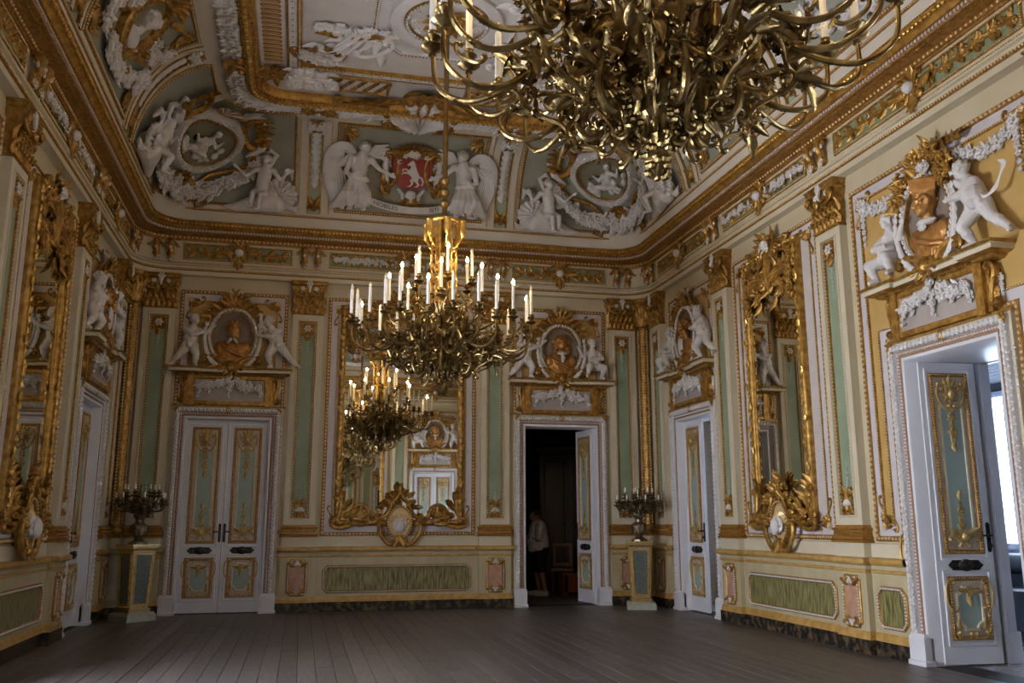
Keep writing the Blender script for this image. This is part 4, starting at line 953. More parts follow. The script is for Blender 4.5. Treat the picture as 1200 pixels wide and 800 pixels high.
def downward(mb, z):
    """relief drawn in (x, z) turned to hang from the flat ceiling: local z runs to -y"""
    V = np.concatenate(mb.v); mb.v = [np.stack([V[:, 0], -V[:, 2], V[:, 1]], 1)]; return mb
def ceiling_reliefs(c, z):
    def at(name, mb, mats, x, y, rot=0, **k): return ob(name, downward(mb, z).mesh(name, mats), c, (x, y, z), (0, 0, rot), **k)
    for s, yr, rz in ((1, -2.42, 0), (-1, -L + 2.42, PI)):
        mb = MB()      # great scrolled shell in the middle of each short side
        for q in (-1, 1):
            scroll(mb, (q * 0.16, 0.10), (q * 0.34, -0.62), 0.055, 0, -0.06, side=q, turns=1.2); scroll(mb, (q * 0.40, -0.35), (q * 0.95, -0.12), 0.045, 0, -0.05, S=True, side=-q)
            for a in range(5): leaf(mb, (q * (0.25 + 0.12 * a), -0.1 - 0.05 * a), (0.2 if q > 0 else PI - 0.2) + q * 0.25 * a, 0.28, 0.13, 0, 0.3, -0.05)
        for i in range(7): leaf(mb, (0, 0.05), PI / 2 + (i - 3) * 0.35, 0.34, 0.14, 0, 0.3, -0.06)
        shell(mb, (0, -0.62), 0.36, 1, -0.06, 11, 20, 160, 0.5); shell(mb, (0, -0.55), 0.26, 1, -0.08, 9, 190, 350, 0.5)
        rosette(mb, (0, -0.12), 0.17, 1, -0.08, 8, 0.5)
        at('scrolled_shell', mb, ['gold', 'stucco'], W / 2, yr + 0.12 * s, rz, scale=(1.35, 1.25, 1.2))
        for q in (-1, 1):
            mb = MB(); garland(mb, [(-0.26, 0.02), (0.26, 0.0)], 0.13, 0, -0.02, 4, 0.42); garland(mb, [(-0.26, 0.2), (0.26, 0.2)], 0.13, 0, -0.02, 9, 0.42)
            for i in range(5): leaf(mb, (-0.32, 0.1), PI + (i - 2) * 0.4, 0.2, 0.09, 1, 0.3, -0.02)
            at('flower_patch', mb, ['lit_stucco', 'gold'], W / 2 - q * 1.72, yr - 0.12 * s, rz)
            mb = MB(); mb.box(-0.46, 0.46, -0.03, 0, -0.22, 0.22, 0)
            for i in range(5):
                x = -0.36 + 0.18 * i; mb.tube([(x - 0.1, -0.045, -0.16), (x + 0.1, -0.045, 0.16)], 0.03, 6, 1)
            frame(mb, rect(-0.46, 0.46, -0.22, 0.22), [(0, 0.03), (0.01, 0.06), (0.03, 0.06), (0.04, 0.03)], 1)
            at('striped_panel', mb, ['stucco', 'gold'], W / 2 - q * 1.02, yr - 0.10 * s, rz)
            mb = MB(); rosette(mb, (0, 0), 0.2, 0, -0.02, 9, 0.5)
            for i in range(9): leaf(mb, (0, 0), i * 2 * PI / 9, 0.3, 0.13, 0, 0.2, -0.02)
            at('gilt_rosette', mb, ['gold'], W / 2 - q * 2.24, yr - 0.22 * s, rz)
            mb = MB(); spray(mb, (0, 0), 0.8, 0.35, 0, 0, random.Random(3), 6); garland(mb, [(-0.25, 0.05), (0.3, 0.0)], 0.1, 1, -0.02, 6, 0.5)
            scroll(mb, (-0.3, 0.12), (-0.1, -0.12), 0.03, 0, -0.02); scroll(mb, (0.3, 0.14), (0.14, -0.1), 0.03, 0, -0.02, side=-1)
            at('corner_spray', mb, ['gold', 'stucco'], W / 2 - q * 1.62, yr - 0.85 * s, rz)
    for yc in (-4.48, -L + 4.48):
        mb = MB(); P = cut_rect(-0.95, 0.95, -0.95, 0.95, 0.42)
        frame(mb, P, [(0, 0), (0.01, 0.04), (0.06, 0.04), (0.07, 0.01), (0.2, 0.01)], 1); beads(mb, line3(inset(P, 0.03), -0.04), 0.016, 0.05, 0)
        q = oval(0, 0, 0.74, 0.74, 48); frame(mb, q, [(0, 0.0), (0.01, 0.05), (0.03, 0.06), (0.17, 0.05), (0.19, 0.02)], 1); q = inset(q, 0.19); frame(mb, q, [(0, 0.02), (0.01, 0.06), (0.03, 0.06), (0.04, 0.02)], 0); beads(mb, line3(inset(q, 0.03), -0.06), 0.022, 0.06, 1)
        rosette(mb, (0, 0), 0.22, 0, -0.02, 10, 0.3)
        for i in range(12): leaf(mb, (0, 0), i * PI / 6, 0.34, 0.13, 0, 0.1, -0.01, 4); rosette(mb, (0.44 * math.cos(i * PI / 6 + 0.26), 0.44 * math.sin(i * PI / 6 + 0.26)), 0.07, 1, 0, 6, 0.4)
        at('octagonal_rose', mb, ['gold', 'stucco'], W / 2, yc)
        for qx in (-1, 1):
            for qy in (-1, 1):
                mb = MB(); rg = random.Random(qx + 3 * qy)
                for i in range(14): leaf(mb, (rg.uniform(-0.45, 0.45), rg.uniform(-0.25, 0.25)), rg.uniform(0, 6.28), rg.uniform(0.2, 0.35), 0.13, 0, 0.2, -0.01)
                scroll(mb, (-0.4, -0.2), (0.3, 0.2), 0.04, 0, -0.01, S=True); scroll(mb, (0.1, -0.25), (0.45, 0.1), 0.035, 0, -0.01)
                for i in range(4): mb.tube([(-0.3 + 0.12 * i, -0.05, -0.3), (0.0 + 0.1 * i, -0.08, 0.28)], [0.02, 0.03], 6, 0)
                garland(mb, [(-0.5, 0.3), (0.5, 0.34)], 0.08, 0, 0, 5, 0.7); leaf(mb, (0, 0.1), 0.6, 0.5, 0.16, 1, 0.2, -0.03); leaf(mb, (-0.2, 0.1), 2.6, 0.35, 0.14, 1, 0.2, -0.03)
                at('trophy_relief', mb, ['lit_stucco', 'gold'], W / 2 + qx * 1.18, yc + qy * 0.75)
    for s in (-1, 1):      # bows binding the leaf band, white tufts in the cove above the band
        for y, sz in ((-2.95, 1), (-6.0, 1), (-9.3, 1), (-12.35, 1)):
            mb = MB()
            for q in (-1, 1):
                scroll(mb, (q * 0.05, 0.10), (q * 0.14, -0.10), 0.035, 0, -0.12, side=q); leaf(mb, (0, 0), (0 if q > 0 else PI) + 0.3 * q, 0.25, 0.12, 0, 0.3, -0.12)
            at('gilt_bow', mb, ['gold'], W / 2 + s * (W / 2 - 1.70), y, s * PI / 2)
    for x in (-1, 1):
        for y, rz in ((-1.70, 0), (-L + 1.70, PI)):
            mb = MB()
            for q in (-1, 1):
                rosette(mb, (q * 0.15, 0), 0.12, 0, -0.12, 7, 0.5); leaf(mb, (0, 0), (0 if q > 0 else PI), 0.3, 0.12, 0, 0.2, -0.12)
            at('gilt_bow', mb, ['gold'], W / 2 + x * 1.57, y, rz)

def strip_mesh():
    mb = MB(); z0, z1 = 0.24, 1.92; P = rect(-0.23, 0.23, z0, z1)
    # subdivided so that it follows the curve of the cove
    def rail(x0, x1, y0, m, a=z0, b=z1, side=True):
        zz = np.linspace(a, b, 16); rows = [(x0, 0.0), (x0, -y0), (x1, -y0), (x1, 0.0)] if side else [(x0, -y0), (x1, -y0)]
        mb.surf(np.array([[(x, y, z) for z in zz] for x, y in rows]), m=m)
    rail(-0.27, -0.10, 0.03, 0); rail(0.10, 0.27, 0.03, 0); rail(-0.25, -0.235, 0.045, 2); rail(0.235, 0.25, 0.045, 2); rail(-0.115, -0.09, 0.05, 2); rail(0.09, 0.115, 0.05, 2)
    rail(-0.09, 0.09, 0.012, 1, side=False)
    for x in (-0.243, 0.243): beads(mb, [(x, -0.047, z) for z in np.linspace(z0, z1, 20)], 0.012, 0.036, 3, False)
    for i in range(9):
        z = 0.72 + 0.105 * i; leaf(mb, (0, z + 0.09), -PI / 2, 0.13, 0.14, 4, 0.15, -0.012, 2, 6); leaf(mb, (0, z + 0.09), -PI / 2, 0.09, 0.08, 4, 0.2, -0.03, 1, 5)
    for q in (-1, 1):
        leaf(mb, (0, 0.36), PI / 2 - q * 0.5, 0.2, 0.1, 2, 0.2, -0.02); scroll(mb, (q * 0.07, z1 - 0.05), (q * 0.07, z1 - 0.24), 0.02, 2, -0.03, side=q)
        garland(mb, [(q * 0.1, z1 - 0.06), (q * 0.1, z1 - 0.25)], 0.05, 4, -0.03, 3 + q, 0.8)
    shell(mb, (0, 0.33), 0.12, 2, -0.02, 9, -10, 190, 0.6); rosette(mb, (0, 0.33), 0.05, 2, -0.05, 6, 0.8)
    garland(mb, swag(-0.1, z1 - 0.08, 0.1, z1 - 0.08, 0.08), 0.055, 4, -0.03, 4, 0.7)
    mb.warp(bend)
    return mb.mesh('cove_rib', ['ceiling_cream2', 'pale_green2', 'gold', 'gold_pale', 'stucco'])
mat('ceiling_cream2', (0.58, 0.53, 0.43), 0.65); mat('pale_green2', (0.33, 0.39, 0.30), 0.65)
def cove_field_mesh(hw, z0, z1, m, bead=True):
    mb = MB(); zz = np.linspace(z0, z1, 18); xx = (-hw, hw)
    mb.surf(np.array([[(x, -0.006, z) for z in zz] for x in xx]), m=1)
    for x0, x1 in ((-hw, -hw + 0.05), (hw - 0.05, hw)):
        mb.surf(np.array([[(x, y, z) for z in zz] for x, y in ((x0, 0), (x0, -0.035), (x1, -0.035), (x1, 0))]), m=0)
    for z in (z0, z1 - 0.05):
        mb.surf(np.array([[(x, y, zq) for x in xx] for y, zq in ((0, z), (-0.035, z), (-0.035, z + 0.05), (0, z + 0.05))]), m=0)
    P = [(x, -0.037, z) for z in zz for x in (-hw + 0.025,)] + [(hw - 0.025, -0.037, z) for z in zz[::-1]]
    P = [(x, y, min(max(z, z0 + 0.025), z1 - 0.025)) for x, y, z in P]
    beads(mb, P, 0.013, 0.042, 2)
    for sx in (-1, 1):
        for sz, zc in ((1, z0), (-1, z1)):
            c = (sx * (hw - 0.16), zc + sz * 0.17)
            for a in range(5): leaf(mb, c, math.atan2(sz, -sx) + (a - 2) * 0.5, 0.2, 0.09, 3, 0.2, -0.01)
            scroll(mb, (c[0] + sx * 0.06, c[1] + sz * 0.2), (c[0], c[1] - sz * 0.05), 0.02, 3, -0.01, side=sx * sz); rosette(mb, c, 0.06, 3, -0.03, 5, 0.6)
    mb.warp(bend)
    return mb.mesh('cove_panel', ['brown_gold', m, 'gold_pale', 'gold'])
# ------------------------------------------------------------ sculpture in the cove
SPR = lambda x, rot, base: None
def cove_at(wall, s):
    """springing point above wall coordinate s and the wall's rotation"""
    return {'back': ((s, -C0D, C0Z), 0), 'right': ((W - C0D, -s, C0Z), -PI / 2), 'left': ((C0D, -s, C0Z), PI / 2), 'front': ((W - s, -L + C0D, C0Z), PI)}[wall]
def text_mesh(txt, size, m, fn):
    cu = bpy.data.curves.new('t', 'FONT'); cu.body = txt; cu.size = size; cu.align_x = 'CENTER'; cu.extrude = 0.004
    o = bpy.data.objects.new('t', cu); COL.objects.link(o)
    me = bpy.data.meshes.new_from_object(o.evaluated_get(bpy.context.evaluated_depsgraph_get())); bpy.data.objects.remove(o)
    v = np.empty(len(me.vertices) * 3); me.vertices.foreach_get('co', v); v = v.reshape(-1, 3)
    me.vertices.foreach_set('co', fn(np.stack([v[:, 0], -v[:, 2], v[:, 1]], 1)).ravel()); me.update()
    me.materials.clear(); me.materials.append(MT[m]); return me
def coat_of_arms(wall, s, label):
    loc, rot = cove_at(wall, s)
    t = thing('coat_of_arms', label, 'coat of arms', loc, rot, 'coats of arms in the cove')
    zc = 1.10
    def shield():
        mb = MB(); zs = np.linspace(-0.31, 0.30, 14); w = [0.33 * min(1, ((z + 0.325) / 0.17) ** 0.5) if z < -0.155 else 0.33 for z in zs]
        mb.surf(np.array([[(x, -y, zc + z) for x, y in ((-k, 0.02), (-k, 0.13), (-k * 0.5, 0.138), (0, 0.14), (k * 0.5, 0.138), (k, 0.13), (k, 0.02))] for z, k in zip(zs, w)]))
        mb.warp(bend); return mb.mesh('shield', 'red')
    ob('shield', cached('shield', shield), t)['label'] = 'red shield'
    def horse():
        O = [(-.075, .115), (-.07, .095), (-.035, .105), (-.02, .075), (-.045, .03), (-.09, .055), (-.135, .045), (-.15, .005), (-.135, 0), (-.118, .028), (-.085, .03), (-.06, 0), (-.12, -.005), (-.155, -.04), (-.145, -.055), (-.11, -.03), (-.05, -.035), (-.02, -.06), (0, -.09), (-.03, -.13),
             (0, -.17), (-.03, -.21), (-.06, -.215), (-.06, -.225), (-.01, -.225), (.03, -.17), (.02, -.135), (.05, -.15), (.085, -.185), (.06, -.215), (.04, -.22), (.045, -.23), (.09, -.225), (.115, -.185), (.09, -.14), (.10, -.08), (.135, -.10), (.15, -.16), (.13, -.20), (.165, -.19), (.175, -.13), (.15, -.07), (.105, -.045),
             (.07, .03), (.05, .08), (.035, .14), (.01, .18), (0, .2), (-.012, .178), (-.035, .165)]
        mb = MB(); P = [(x * 1.2, zc + 0.01 + z * 1.2) for x, z in O]
        frame(mb, P, [(0, 0.13), (0, 0.148), (0.004, 0.154)], 0, 0); mb.warp(bend); return mb.mesh('horse', 'stucco')
    ob('rearing_horse', cached('horse', horse), t)['label'] = 'white rearing horse'
    def moon():
        mb = MB(); a = np.linspace(0.6, 2 * PI - 0.6, 16)
        mb.tube([(-0.21 + 0.035 * math.cos(q), -0.145, zc + 0.19 + 0.035 * math.sin(q)) for q in a], [0.003, 0.013, 0.016, 0.013, 0.003], 6); mb.warp(bend); return mb.mesh('crescent', 'stucco')
    ob('crescent', cached('moon', moon), t)
    def cart():
        mb = MB()
        for q in (-1, 1):
            scroll(mb, (q * 0.40, zc + 0.28), (q * 0.44, zc - 0.22), 0.045, 0, -0.08, side=q, turns=1.0); scroll(mb, (q * 0.56, zc - 0.02), (q * 0.40, zc - 0.38), 0.038, 0, -0.06, S=True, side=q)
            mb.tube([(q * 0.43, -0.1, zc + 0.25), (q * 0.46, -0.14, zc + 0.1), (q * 0.42, -0.14, zc - 0.1), (q * 0.40, -0.1, zc - 0.25)], [0.03, 0.05, 0.045, 0.02], 8, 1)
            for a in range(4): leaf(mb, (q * 0.36, zc - 0.3 + 0.16 * a), (0 if q > 0 else PI) + q * (-0.7 + 0.4 * a), 0.2, 0.1, 0, 0.2, -0.06)
            mb.tube([(q * 0.22, -0.1, zc - 0.31), (q * 0.13, -0.15, zc - 0.42), (q * 0.14, -0.13, zc - 0.55)], [0.03, 0.04, 0.02], 8, 1)
        for i in range(9): leaf(mb, (0.03 * (i - 4), zc + 0.34), PI / 2 + (4 - i) * 0.3, 0.27, 0.12, 0, 0.4, -0.06)
        for i in range(7): leaf(mb, (0.075 * (i - 3), zc + 0.33), PI / 2 + (3 - i) * 0.22, 0.16, 0.09, 0, 0.35, -0.14)
        mb.ell((0, -0.16, zc + 0.37), (0.12, 0.06, 0.08), 10, 7, 1)
        for i in range(6): rosette(mb, (0.09 * (i - 2.5), zc + 0.31), 0.045, i % 2, -0.15, 5, 0.8)
        mb.ell((0, -0.12, zc - 0.52), (0.11, 0.08, 0.10), 10, 7, 0); leaf(mb, (0, zc - 0.34), -PI / 2, 0.22, 0.16, 1, 0.1, -0.14)
        for i in range(7): leaf(mb, (0, zc - 0.5), -PI / 2 + (i - 3) * 0.45, 0.18, 0.09, 0, 0.3, -0.12)
        mb.warp(bend); return mb.mesh('cartouche', ['gold', 'stucco'])
    ob('cartouche', cached('cart', cart), t)
    Rz = lambda x: 0.50 - 0.12 * math.cos(x * 2.0) + 0.06 * abs(x)
    def ribbon():
        mb = MB(); xs = np.linspace(-0.82, 0.82, 40)
        mb.surf(np.array([[(x, -0.27 - 0.05 * math.cos(7 * x), Rz(x) + w) for w in (-0.065, 0.065)] for x in xs]), m=0)
        mb.surf(np.array([[(x, -0.255 - 0.05 * math.cos(7 * x), Rz(x) + w) for w in (0.065, -0.065)] for x in xs]), m=0)
        for q in (-1, 1): mb.tube([(q * 0.80, -0.22, Rz(0.82)), (q * 0.92, -0.16, Rz(0.82) + 0.08), (q * 0.86, -0.10, Rz(0.82) + 0.15)], [0.06, 0.05, 0.02], 8, 0, flat=0.4)
        mb.warp(bend); return mb.mesh('motto_ribbon', 'stucco')
    rb = ob('motto_ribbon', cached('ribbon', ribbon), t)
    for i, (w, x0) in enumerate((('NOBILES', -0.42), ('SITI', 0.40))):
        def fn(V, x0=x0):
            x = V[:, 0] + x0; zz = np.array([Rz(a) for a in x]); yy = -0.277 - 0.05 * np.cos(7 * x)
            return bend(np.stack([x, yy + np.minimum(V[:, 1], 0) * 0.5, zz + V[:, 2] - 0.035], 1))
        ob('lettering', cached('motto%d' % i, lambda w=w, fn=fn: text_mesh(w, 0.105, 'ink', fn)), rb)
    return t
def angel(wall, s, side, label):
    loc, rot = cove_at(wall, s)
    def body():
        mb = MB(); J = dict(head=(0.04, -0.22, 1.54), look=(0.65, -0.7, -0.15), neck=(0.0, -0.18, 1.39), chest=(-0.02, -0.17, 1.22), pelvis=(-0.06, -0.18, 0.84),
            sl=(-0.18, -0.17, 1.29), el=(-0.26, -0.24, 1.02), hl=(0.0, -0.30, 0.94), sr=(0.14, -0.17, 1.29), er=(0.28, -0.22, 1.14), hr=(0.44, -0.22, 1.06),
            pl=(-0.14, -0.2, 0.80), nl=(-0.22, -0.36, 0.62), al=(-0.16, -0.24, 0.36), tl=(-0.20, -0.32, 0.32), pr=(0.02, -0.2, 0.80), nr=(0.10, -0.36, 0.66), ar=(0.06, -0.22, 0.36), tr=(0.06, -0.32, 0.33))
        human(mb, J, 0.98, 0, False, 'curls', True, 5)
        rg = random.Random(3)
        for i in range(9):
            x = -0.24 + 0.05 * i
            mb.tube([(-0.06 + x * 0.5, -0.27, 0.90), (x * 1.0 - 0.04, -0.36 - 0.03 * (i % 2), 0.66), (x * 1.2 - 0.06 + rg.uniform(-0.04, 0.04), -0.26, 0.48), (x * 1.5 - 0.1, -0.18, 0.34 + rg.uniform(0, 0.08))], [0.04, 0.055, 0.05, 0.02], 7)
        mb.tube([(0.12, -0.2, 1.25), (-0.04, -0.28, 1.10), (-0.2, -0.26, 0.92)], [0.03, 0.05, 0.05], 8)
        mb.tube([(-0.25, -0.2, 0.6), (-0.42, -0.14, 0.42), (-0.5, -0.1, 0.36)], [0.07, 0.08, 0.03], 8)
        return bend_mesh(smoothed(mb, 'angel', 'stucco', 0.014, 3))
    t = thing('winged_figure', label, 'statue', loc, rot, 'winged figures beside the arms', cached('angel', body), (side, 1, 1))
    def wing():
        mb = MB()
        mb.tube(smooth([(-0.10, -0.07, 1.30), (-0.30, -0.10, 1.46), (-0.46, -0.11, 1.28), (-0.47, -0.11, 0.90), (-0.36, -0.08, 0.52), (-0.26, -0.05, 0.36)], 24), [0.05, 0.12, 0.15, 0.16, 0.11, 0.02], 14, flat=0.3, flatdir=(0, 1, 0))
        for i in range(8):
            u = i / 7; mb.tube(smooth([(-0.30 - 0.03 * i, -0.15, 1.30 - 0.03 * u), (-0.58 + 0.30 * u, -0.145, 0.95), (-0.47 + 0.27 * u, -0.10, 0.45 + 0.05 * u)], 10), [0.012, 0.02, 0.008], 6)
        for i in range(14): leaf(mb, (-0.16 - 0.02 * i, 1.36 - 0.02 * i), -2.0 - 0.05 * i, 0.24, 0.10, 0, 0.1, -0.12)
        mb.warp(bend); return mb.mesh('wing', 'stucco')
    ob('wing', cached('wing1', wing), t)
    def wing2():
        mb = MB()
        for i in range(6): mb.tube([(0.08, -0.06, 1.32), (0.22 + 0.02 * i, -0.09, 1.50 - 0.03 * i), (0.42 + 0.015 * i, -0.07, 1.56 - 0.08 * i)], [0.04, 0.06, 0.015], 7, flat=0.5)
        mb.warp(bend); return mb.mesh('wing', 'stucco')
    ob('wing', cached('wing2', wing2), t)
    return t
def rider(wall, s, side, label):
    loc, rot = cove_at(wall, s)
    def body():
        mb = MB(); J = dict(head=(0.06, -0.26, 1.14), look=(-0.5, -0.85, 0.05), neck=(0.04, -0.22, 1.01), chest=(0.03, -0.22, 0.86), pelvis=(-0.02, -0.2, 0.55),
            sl=(-0.11, -0.22, 0.93), el=(-0.26, -0.26, 0.80), hl=(-0.38, -0.25, 0.93), sr=(0.17, -0.2, 0.93), er=(0.28, -0.2, 0.74), hr=(0.36, -0.2, 0.90),
            pl=(-0.1, -0.22, 0.52), nl=(-0.14, -0.4, 0.48), al=(-0.17, -0.33, 0.22), tl=(-0.2, -0.42, 0.2), pr=(0.06, -0.22, 0.5), nr=(-0.02, -0.42, 0.46), ar=(-0.06, -0.34, 0.18), tr=(-0.1, -0.43, 0.15))
        human(mb, J, 0.78, 0, False, 'curls', True, 9)
        mb.tube([(0.1, -0.18, 0.98), (0.2, -0.12, 1.2), (0.10, -0.12, 1.28), (0.02, -0.12, 1.24)], [0.03, 0.05, 0.05, 0.02], 8)
        mb.tube([(0.34, -0.2, 0.88), (0.44, -0.14, 0.95), (0.46, -0.12, 0.78)], [0.04, 0.07, 0.02], 8)
        return bend_mesh(smoothed(mb, 'sea_rider', 'stucco', 0.013, 3))
    t = thing('sea_rider', label, 'statue', loc, rot, 'stucco sea riders in the ceiling corners', cached('rider', body), (side, 1, 1))
    def fish():
        mb = MB()
        mb.tube([(0.34, -0.12, 0.46), (0.2, -0.16, 0.42), (0.02, -0.16, 0.38), (-0.2, -0.12, 0.30), (-0.45, -0.08, 0.25), (-0.62, -0.06, 0.26)], [0.2, 0.24, 0.2, 0.13, 0.07, 0.02], 14, flat=0.7)
        for i in range(4): mb.tube([(0.3, -0.1, 0.34), (0.45 + 0.03 * i, -0.14, 0.3 - 0.02 * i), (0.58, -0.1, 0.24 + 0.05 * i)], [0.06, 0.05, 0.01], 7)
        return bend_mesh(smoothed(mb, 'sea_creature', 'stucco', 0.014, 3))
    ob('sea_creature', cached('fish', fish), t)
    def sh():
        mb = MB(); shell(mb, (0.26, 0.50), 0.30, 0, -0.16, 11, -60, 200, 0.45); shell(mb, (0.30, 0.46), 0.18, 0, -0.26, 9, -60, 200, 0.4); mb.warp(bend); return mb.mesh('scallop', 'stucco')
    ob('scallop_shell', cached('scallop', sh), t)
    return t
def corner_roundel(x, y, rot, label):
    A = B = corner_bend
    t = thing('corner_roundel', label, 'roundel', (x, y, C0Z), rot, 'relief roundels in the ceiling corners')
    zc = 1.22; rx, rz = 0.56, 0.40
    def disc():
        mb = MB(); q = oval(0, zc, rx, rz, 40); frame(mb, q, [(0.0, 0.20), (0.06, 0.13), (0.2, 0.11), (0.38, 0.11)], 0, 0); mb.warp(B); return mb.mesh('disc', 'niche_green', 80)
    ob('relief_ground', cached('rdisc', disc), t)
    def rel():
        mb = MB(); rg = random.Random(11)
        human(mb, dict(head=(0.12, -0.2, zc + 0.20), look=(-0.8, -0.5, 0), neck=(0.10, -0.18, zc + 0.10), chest=(0.06, -0.18, zc + 0.02), pelvis=(-0.05, -0.17, zc - 0.14), sl=(-0.03, -0.2, zc + 0.06), el=(-0.14, -0.2, zc - 0.02), hl=(-0.2, -0.2, zc + 0.06), sr=(0.16, -0.18, zc + 0.05), er=(0.26, -0.18, zc - 0.03), hr=(0.3, -0.18, zc + 0.05),
            pl=(-0.1, -0.18, zc - 0.16), nl=(-0.22, -0.22, zc - 0.14), al=(-0.26, -0.18, zc - 0.24), tl=(-0.3, -0.2, zc - 0.25), pr=(0, -0.18, zc - 0.17), nr=(0.12, -0.22, zc - 0.2), ar=(0.22, -0.18, zc - 0.26), tr=(0.26, -0.2, zc - 0.26)), 0.8, seed=4)
        for i in range(16): mb.ell((rg.uniform(-0.42, 0.4), -0.15, zc + rg.uniform(-0.28, -0.05)), (0.07, 0.05, 0.06), 7, 5)
        return bend_mesh(smoothed(mb, 'relief', 'stucco', 0.014, 2), A)
    ob('relief_figure', cached('rrel', rel), t)
    def ringm():
        mb = MB(); q = oval(0, zc, rx + 0.13, rz + 0.13, 48)
        frame(mb, q, [(0.0, 0.02), (0.0, 0.16), (0.02, 0.2), (0.09, 0.22), (0.12, 0.18)], 0); frame(mb, inset(q, 0.12), [(0, 0.18), (0.008, 0.22), (0.025, 0.22), (0.035, 0.15)], 1)
        for i in range(44):
            a = i * 2 * PI / 44; rosette(mb, ((rx + 0.07) * math.cos(a), zc + (rz + 0.07) * math.sin(a)), 0.05, 0, -0.2, 5, 0.7, i, 12)
        mb.warp(B); return mb.mesh('wreath', ['stucco', 'gold'])
    ob('wreath', cached('rring', ringm), t)
    def orn():
        mb = MB()
        for q in (-1, 1):
            scroll(mb, (q * 0.55, zc + 0.62), (q * 0.95, zc + 0.18), 0.06, 0, -0.1, side=q, turns=1.0); scroll(mb, (q * 0.92, zc - 0.12), (q * 0.45, zc - 0.66), 0.05, 0, -0.08, S=True, side=-q)
            mb.tube([(q * 0.95, -0.08, zc + 0.28), (q * 0.98, -0.14, zc + 0.05), (q * 0.86, -0.12, zc - 0.1)], [0.06, 0.09, 0.04], 9, 1)
            for a in range(6): leaf(mb, (q * (0.55 + 0.06 * a), zc + 0.6 - 0.1 * a), PI / 2 - q * (0.2 + 0.3 * a), 0.26, 0.13, 0, 0.3, -0.1)
            garland(mb, swag(q * 0.12, zc - 0.74, q * 1.05, zc - 0.42, 0.16), 0.13, 1, -0.08, 6 + q, 0.6); garland(mb, [(q * 1.05, zc - 0.45), (q * 1.12, zc - 0.1)], 0.11, 1, -0.08, 3 + q, 0.6)
            mb.tube([(q * 0.5, -0.05, zc - 0.86), (q * 0.62, -0.06, zc - 0.96), (q * 0.48, -0.06, zc - 1.02), (q * 0.42, -0.05, zc - 0.94)], [0.012, 0.03, 0.026, 0.01], 8, 0)
            spray(mb, (q * 0.35, zc + 0.62), PI / 2 - q * 0.9, 0.3, 1, -0.08, random.Random(2), 5)
        for i in range(7): leaf(mb, (0, zc - 0.58), -PI / 2 + (i - 3) * 0.4, 0.3, 0.13, 0, 0.25, -0.12)
        rosette(mb, (0, zc - 0.62), 0.12, 0, -0.16, 7, 0.8); garland(mb, [(-0.2, zc - 0.82), (0.2, zc - 0.82)], 0.14, 1, -0.08, 12, 0.5)
        for i in range(9): leaf(mb, (0, zc + 0.56), PI / 2 + (i - 4) * 0.3, 0.32, 0.13, i % 2, 0.3, -0.1)
        mb.warp(B); return mb.mesh('ornament', ['gold', 'stucco'])
    ob('scrollwork', cached('rorn', orn), t)
    return t
mat('niche_green', (0.20, 0.19, 0.12), 0.7, col2=(0.26, 0.24, 0.16), scale=3)
def corner_panel(ceil, k, x0, s0):
    """grey-green field that follows the cove round one corner of the ceiling"""
    mb = MB(); th = np.interp(np.linspace(0.30, ARC[-1] - 0.16, 14), ARC, _th); rows = []; off = 0.008
    for t in th:
        td, tz = CA * math.sin(t), CB * math.cos(t); l = math.hypot(td, tz)
        d = C0D + CA * (1 - math.cos(t)) + off * tz / l; z = C0Z + CB * math.sin(t) - off * td / l; r = float(RC(t))
        P = [(x0, -d, z)] + [(d + r - r * math.sin(a), -d - r + r * math.cos(a), z) for a in np.linspace(0, PI / 2, 8)] + [(d, -s0, z)]
        rows.append(P)
    rows = np.array(rows); mb.surf(rows, m=0)
    e = np.concatenate([rows[:, 0], rows[-1, 1:-1], rows[::-1, -1], rows[0, 1:-1][::-1]])
    mb.tube(e, 0.028, 6, 1, True); c = np.array((x0 / 2, -s0 / 2, 6.4)); n = np.array((1.0, -1.0, -0.8)); n /= np.linalg.norm(n)
    beads(mb, e + n * 0.026, 0.014, 0.045, 2)
    V = np.concatenate(mb.v)
    if k in (1, 2): V[:, 0] = W - V[:, 0]
    if k in (2, 3): V[:, 1] = -L - V[:, 1]
    mb.v = [V]
    ob('cove_field', mb.mesh('cove_field', ['cove_green', 'brown_gold', 'gold_pale']), ceil)
